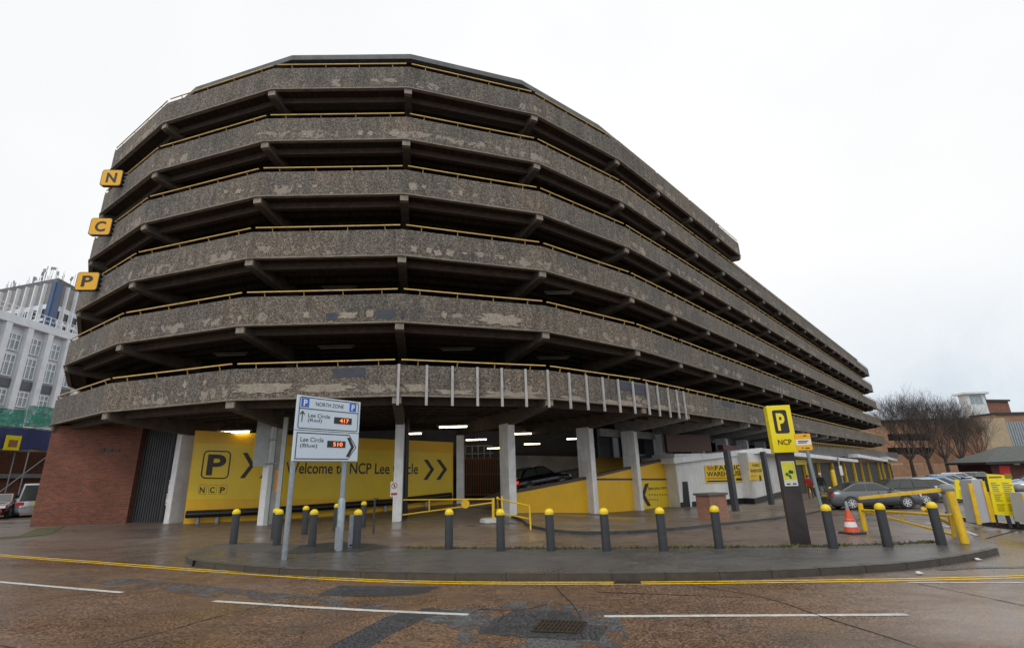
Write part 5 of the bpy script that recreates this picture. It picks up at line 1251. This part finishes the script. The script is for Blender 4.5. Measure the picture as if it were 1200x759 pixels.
b=MB(); b.obox((a.x-.3,a.y-.5,zt),(c.x-a.x+.6,c.y-a.y,0),(0,5,0),(0,0,.5)); b.build('roof',M_BLK,o)
windows(o,v,(1160,),(512,),3.2,2.6,M_GLASS)
o,v,zt,a,c,n=block('white_lift_tower','white rooftop lift house with glazed upper storey',140,1131,1153,462,mat('off_white_render',(.7,.72,.72),.6,0,.1,1,.1),2.5,.0)
b=MB(); b.obox((a.x-.8,a.y-.8,zt),(c.x-a.x+1.6,0,0),(0,4,0),(0,0,.5)); b.build('roof',M_WHT,o)
windows(o,v,(1139,1144,1149),(468,),1.0,2.4,M_GLASSL)
o,v,zt,a,c,n=block('sand_brick_wing','pale sandy brick wing below the brown stair block',127,1153,1177,490,M_SAND,2,.0)
o,v,zt,a,c,n=block('brick_wing','orange-brick wing with tall grey corrugated panel at the right edge',130,1166,1330,486,M_BRKF,22,.04)
windows(o,v,(1176,),(521,),2.6,3,M_GLASS)
b=MB(); p=v.at(1196,532,.3); 
for k in range(18): b.obox(v.pt(v.sz(1189,532)[0]+k*.75,-2,.02),v.d*.5,v.n*.35,Z*(v.at(1183,494).z+2))
b.build('corrugated_panel',M_CORR,o)
b=MB(); b.obox((a.x,a.y-.4,zt),(c.x-a.x,c.y-a.y,0),(0,8,0),(0,0,.6)); b.build('roof',M_BLK,o)
o,v,zt,a,c,n=block('low_brick_wall','low pinkish brick wall behind the tree trunks',118,1000,1200,546,M_BRKF,1,.0)
o['category']='wall'
# aerial mast
r=ray(1156,470); P=Vector((r.x/r.y*143,143,0)); z1=VP(P,P+Vector((1,0,0))).at(1154.5,458.5).z; o=empty('roof_aerial',(P.x,P.y,14),'thin aerial mast standing on the brown brick stair block','aerial'); b=MB(); b.tube([(P.x,P.y,16),(P.x,P.y,z1)],.12,5); b.tube([(P.x-1.5,P.y,z1-1),(P.x+1.2,P.y,z1-.6)],.08,5); b.build('mast',M_GREY,o)
# ---------------------------------------------------------------- white office block on the left
off_=empty('office_block',(-62,60,.3),'pale grey concrete office block with slender fins and a ribbed tower storey, behind scaffolding','office building')
X0=-62; ov=VP((X0,40),(X0,100)); M_OFF=mat('pale_office_concrete',(.74,.77,.8),.7,0,.12,.6,.15); M_SPAN=mat('slate_spandrel',(.1,.11,.13),.5,0,.2,1)
def Yat(x,y): return ov.at(x,y).y
ztop=(ov.at(0,372).z+ov.at(83,400).z)/2
y0_,y1_=Yat(-60,400),Yat(104,430)
b=MB(); b.obox((X0-14,y0_,0),(13.4,0,0),(0,y1_-y0_,0),(0,0,ztop)); b.build('wall',M_OFF,off_)
b=MB(); b.obox((X0-.7,y0_,ztop-.0),(.9,0,0),(0,y1_-y0_,0),(0,0,1.0)); b.build('parapet_band',M_OFF,off_)
# fins
finx=[(-1,420),(25,420),(50,425),(75,430),(95,430)]
fy=[Yat(x,y) for x,y in finx]; step=(fy[-1]-fy[0])/4; fy=[fy[0]+step*k for k in range(-2,6)]
for yv in fy:
    b=MB(); b.obox((X0-.6,yv-.38,0),(.75,0,0),(0,.76,0),(0,0,ztop)); b.build('fin',M_OFF,off_)
rows=[(ov.at(33,394).z,ov.at(30,413).z,'w'),(ov.at(30,418).z,ov.at(27,443).z,'w'),(ov.at(26,445).z,ov.at(24,455).z,'s'),(ov.at(22,458).z,ov.at(20,476).z,'w'),(ov.at(18,479).z,ov.at(16,492).z,'s')]
for ya,yb_ in zip(fy,fy[1:]):
    for z1,z0,t in rows:
        if t=='s': b=MB(); b.obox((X0-.6,ya+.45,z0),(.25,0,0),(0,yb_-ya-.9,0),(0,0,z1-z0)); b.build('spandrel',M_SPAN,off_)
        else:
            b=MB(); b.obox((X0-.6,ya+.55,z0),(.12,0,0),(0,yb_-ya-1.1,0),(0,0,z1-z0)); w=b.build('window',M_GLASSL,off_)
            b=MB(); Lw=yb_-ya-1.1; hz=z1-z0
            for k in range(4): b.obox((X0-.475,ya+.55+Lw*k/3-.06,z0),(.08,0,0),(0,.12,0),(0,0,hz))
            for k in (0,.62,.97): b.obox((X0-.474,ya+.55,z0+hz*k),(.07,0,0),(0,Lw,0),(0,0,.12))
            b.build('frame',M_WHT2,w)
b=MB(); k=y0_
while k<y1_: b.obox((X0+.1,k,ztop+1.0),(.06,0,0),(0,.06,0),(0,0,1.1)); k+=.9
for h in (1.5,2.1): b.obox((X0+.1,y0_,ztop+h),(.06,0,0),(0,y1_-y0_,0),(0,0,.06))
b.build('roof_railing',M_WHT2,off_)
# tower storeys set back, corner marked by a blue panel
r=ray(57,372); DT=74; cor=Vector((r.x/r.y*DT,DT)); dl=Vector((-.96,.28)).normalized(); dr=Vector((-.17,1)).normalized()
tl,tr=VP(cor,cor+dl*10),VP(cor,cor+dr*10); ztt=tl.at(57,333).z
pA,pB=cor+dl*40,cor+dr*16.5
b=MB(); b.prism([cor,pB,pB+dl*40,pA],10,ztt); b.build('tower_wall',mat('brown_grey_tower_panels',(.27,.25,.235),.8,0,.2,.5),off_)
for v,Lt in ((tl,40),(tr,16.5)):
    n_=int(Lt/2.1)
    for k in range(1,n_+1):
        b=MB(); b.obox(v.pt(k*2.1,10,0),v.d*.28,v.n*.45,Z*(ztt-10)); b.build('mullion',M_OFF,off_)
    zwin=[(tl.at(52,372).z,tl.at(52,362).z),(tl.at(49,386).z,tl.at(49,376).z)]
    for k in range(n_):
        for z0,z1 in zwin:
            b=MB(); b.obox(v.pt(k*2.1+.5,z0,.01),v.d*1.35,v.n*.06,Z*(z1-z0)); b.build('window',M_GLASS,off_)
    b=MB(); b.obox(v.pt(0,zwin[1][0]-1,.005),v.d*Lt,v.n*.02,Z*(zwin[0][1]-zwin[1][0]+1.8)); b.build('pale_band',M_OFF,off_)
b=MB(); b.obox(tl.pt(-.2,10,.3),tl.d*.9,-tl.n*.3,Z*(ztt-10)); b.obox(tr.pt(-.2,10,.3),tr.d*1.3,-tr.n*.3,Z*(ztt-10)); b.build('blue_corner_panel',mat('dark_blue_panel',(.03,.07,.16),.4,0,.2,1),off_)
b=MB(); b.prism([cor-(dl+dr)*.0,pB,pB+dl*40,cor+dl*16],ztt,ztt+.8); b.build('roof',M_ROOF,off_)
b=MB(); rr=random.Random(4)
for k in range(60):
    t=rr.random(); p=(cor+dl*(t*14) if rr.random()<.55 else cor+dr*(t*16)); h=rr.uniform(.4,1.9)*(1.3 if t<.4 else .8); q=Vector((p.x,p.y,ztt+.7)); b.tube([q,q+Z*h],.035,4)
    if rr.random()<.6: b.box(q+Z*h,(rr.uniform(.2,.6),.06,rr.uniform(.2,.7)),rr.uniform(0,3))
tag(b.build('antennas',M_GREY,off_),kind='stuff')
# ---------------------------------------------------------------- brick frontage and scaffolding on the left
bf=VP((-44,36),(-41,60)); o=empty('street_building',(-44,45,.2),'low brick frontage wrapped in scaffolding at the left edge','building')
b=MB(); zb2=bf.at(15,520).z; b.obox(bf.pt(-12,0,0),bf.d*45,-bf.n*8,Z*zb2); b.build('wall',M_BRK,o)
b=MB(); b.obox(bf.pt(-12,zb2*.0+bf.at(15,560).z,.01),bf.d*45,bf.n*.4,Z*.35); b.build('ledge',M_GREY,o)
sc=empty('scaffolding',(-42.5,44,.2),'tubular scaffolding with green netting and blue sheets along the brick frontage','scaffolding')
zl=[bf.at(30,506).z,bf.at(28,530).z]; 
for off2 in (.9,2.2):
    for k in range(-8,26,3):
        b=MB(); lean=.0; b.tube([bf.pt(k,.2,off2),bf.pt(k,zl[0]+1.8,off2)],.05,6); b.build('standard',M_STEEL,sc)
for z in (zl[0],zl[1]):
    b=MB(); b.obox(bf.pt(-10,z-.05,.8),bf.d*38,bf.n*1.5,Z*.18); b.build('deck',mat('scaffold_boards',(.3,.27,.22),.8,0,.3,3,.3),sc)
    for dz in (.5,1.0):
        b=MB(); b.tube([bf.pt(-10,z+dz,2.25),bf.pt(28,z+dz,2.25)],.04,6); b.build('ledger',M_STEEL,sc)
b=MB()
for k in range(-8,26,6): b.tube([bf.pt(k,.3,2.2),bf.pt(k+5,zl[1],2.2)],.045,6)
b.build('brace',M_STEEL,sc)
def cloth(name,z0,z1,u0,u1,m,off2,step=.3):
    b=MB(); pts=[]; n_=int((u1-u0)/step); rr=random.Random(9)
    ph=0
    for i in range(n_+1): 
        ph+=rr.uniform(.4,1.2); pts.append((u0+i*step,.05*math.sin(ph)))
    vs=[]
    for u,d in pts: 
        for z in (z0,(z0+z1)/2,z1): vs.append(bf.pt(u,z+rr.uniform(-.08,.08),off2+d*(1 if z<z1 else .3)))
    b.add(vs,[(i*3+j,i*3+3+j,i*3+4+j,i*3+1+j) for i in range(n_) for j in range(2)],0,True); ob=b.build(name,m,sc); [setattr(p_,'use_smooth',False) for p_ in ob.data.polygons]; md=ob.modifiers.new('thickness','SOLIDIFY'); md.thickness=.02
def netmat():
    m,nt,b=nt_new('green_netting'); v=uvv(nt); c=ramp(nt,noise(nt,1.5,5,.7,v),[(.3,(.03,.25,.18)),(.7,(.12,.5,.38))]); nt.links.new(c.outputs[0],b.inputs['Base Color']); b.inputs['Roughness'].default_value=.8
    a=ramp(nt,noise(nt,1.1,5,.75,uvv(nt,(1,1.6,1)),.6),[(.38,.25),(.56,.9)]); nt.links.new(a.outputs[0],b.inputs['Alpha']); return m
NM=netmat(); cloth('green_netting',zl[0]+.1,zl[0]+1.5,-10,6,NM,2.35); cloth('green_netting',zl[0]+.2,zl[0]+2.0,6,26,NM,2.35,.4)
cloth('blue_sheet',zl[1]+.15,zl[1]+1.7,4,26,mat('blue_sheeting',(.035,.045,.16),.7,0,.3,1.5),2.4,.45)
yb3=bf.at(14,519,2.5); b=MB(); b.obox(yb3-Z*.55-bf.d*.55,bf.d*1.1,bf.n*.1,Z*1.15); b.obox(yb3-Z*.3-bf.d*.33+bf.n*.1,bf.d*.66,bf.n*.02,Z*.55,1); b.build('yellow_alarm_box',[M_YSGN,M_BROWN],sc)
# side street kerb and grass verge left of the brick wall
strip('verge',gp([(-40,634),(40,627),(60,618)]),.9,mat('mossy_verge',(.09,.1,.035),.9,0,.4,3,.2),.01)
# far edge of town so that no bare horizon shows
o=empty('distant_terrace',(0,260,-1),'grey line of distant buildings closing the view beyond the car park','building')
b=MB(); rr=random.Random(8); x=-420
while x<520:
    w_=rr.uniform(14,34); h=rr.uniform(6,10); b.box((x+w_/2,270+abs(x)*.05,h/2-3),(w_,14,h+6)); x+=w_+.2
b.build('wall',mat('distant_brick',(.2,.15,.12),.9,0,.3,.1),o)
# ---------------------------------------------------------------- camera, sky, light
cd=bpy.data.cameras.new('camera'); cam=bpy.data.objects.new('camera',cd); COL.objects.link(cam); scene.camera=cam
cd.sensor_width=36; cd.sensor_fit='HORIZONTAL'; cd.lens=FPX/1200*36; cd.clip_end=5000; cd.clip_start=.1
c,s=math.cos(PITCH),math.sin(PITCH); fw=Vector((0,c,s)); up=Vector((0,-s,c)); rt=Vector((1,0,0))
r2=rt*math.cos(ROLL)-up*math.sin(ROLL); u2=rt*math.sin(ROLL)+up*math.cos(ROLL)
M=Matrix((r2,u2,-fw)).transposed().to_4x4(); M.translation=Vector((0,0,EYE)); cam.matrix_world=M
w=bpy.data.worlds.new('World'); scene.world=w; w.use_nodes=True; nt=w.node_tree
for n_ in list(nt.nodes): nt.nodes.remove(n_)
out=nt.nodes.new('ShaderNodeOutputWorld'); bg=nt.nodes.new('ShaderNodeBackground')
sky=nt.nodes.new('ShaderNodeTexSky'); sky.sky_type='NISHITA'; sky.sun_disc=False; SE,SR=D2R(48),D2R(200)
sky.sun_elevation=SE; sky.sun_rotation=SR; sky.air_density=1; sky.dust_density=6; sky.ozone_density=1
hs=nt.nodes.new('ShaderNodeHueSaturation'); hs.inputs['Saturation'].default_value=.12; nt.links.new(sky.outputs[0],hs.inputs['Color'])
tc=nt.nodes.new('ShaderNodeTexCoord'); sp_=nt.nodes.new('ShaderNodeSeparateXYZ'); nt.links.new(tc.outputs['Generated'],sp_.inputs[0])
# even white overcast, thinner and bluer low down towards the right (+X)
nz=noise(nt,1.3,5,.55,tc.outputs['Generated'],.3)
el=ramp(nt,sp_.outputs[2],[(.0,(7.3,8.0,8.7)),(.14,(8.3,8.75,9.2)),(.34,(9.75,9.75,9.75)),(1.,(10.2,10.2,10.2))])
cl=ramp(nt,nz,[(.35,(.93,.945,.96)),(.6,(1.01,1.01,1.01))])
ov=mixc(nt,1.,el.outputs[0],cl.outputs[0],'MULTIPLY')
cb=noise(nt,3.2,6,.6,tc.outputs['Generated'],.4); xr=ramp(nt,sp_.outputs[0],[(.5,0),(.72,1)]); zr_=ramp(nt,sp_.outputs[2],[(.02,1),(.1,1),(.24,0)])
m1=N(nt,'ShaderNodeMath',operation='MULTIPLY'); nt.links.new(xr.outputs[0],m1.inputs[0]); nt.links.new(zr_.outputs[0],m1.inputs[1])
m2=N(nt,'ShaderNodeMath',operation='MULTIPLY'); nt.links.new(m1.outputs[0],m2.inputs[0]); nt.links.new(ramp(nt,cb,[(.4,0),(.58,1)]).outputs[0],m2.inputs[1])
ov=mixc(nt,m2.outputs[0],ov,(6.0,6.9,7.8)); mx=mixc(nt,.9,hs.outputs[0],ov)
nt.links.new(mx,bg.inputs[0]); bg.inputs[1].default_value=.1; nt.links.new(bg.outputs[0],out.inputs[0])
sd=bpy.data.lights.new('sun','SUN'); sd.energy=.6; sd.angle=D2R(25); sd.color=(1,.97,.93); so=bpy.data.objects.new('sun',sd); COL.objects.link(so)
dv_=Vector((math.sin(SR)*math.cos(SE),math.cos(SR)*math.cos(SE),math.sin(SE)))   # towards the sun
so.rotation_euler=dv_.to_track_quat('Z','Y').to_euler(); so.location=(0,-20,60)
vs_=scene.view_settings; vs_.view_transform='Standard'; vs_.look='None'; vs_.gamma=1; vs_.exposure=.13; vs_.use_curve_mapping=False
scene.render.engine='CYCLES'; scene.cycles.max_bounces=6; scene.cycles.diffuse_bounces=4
bpy.context.view_layer.update()
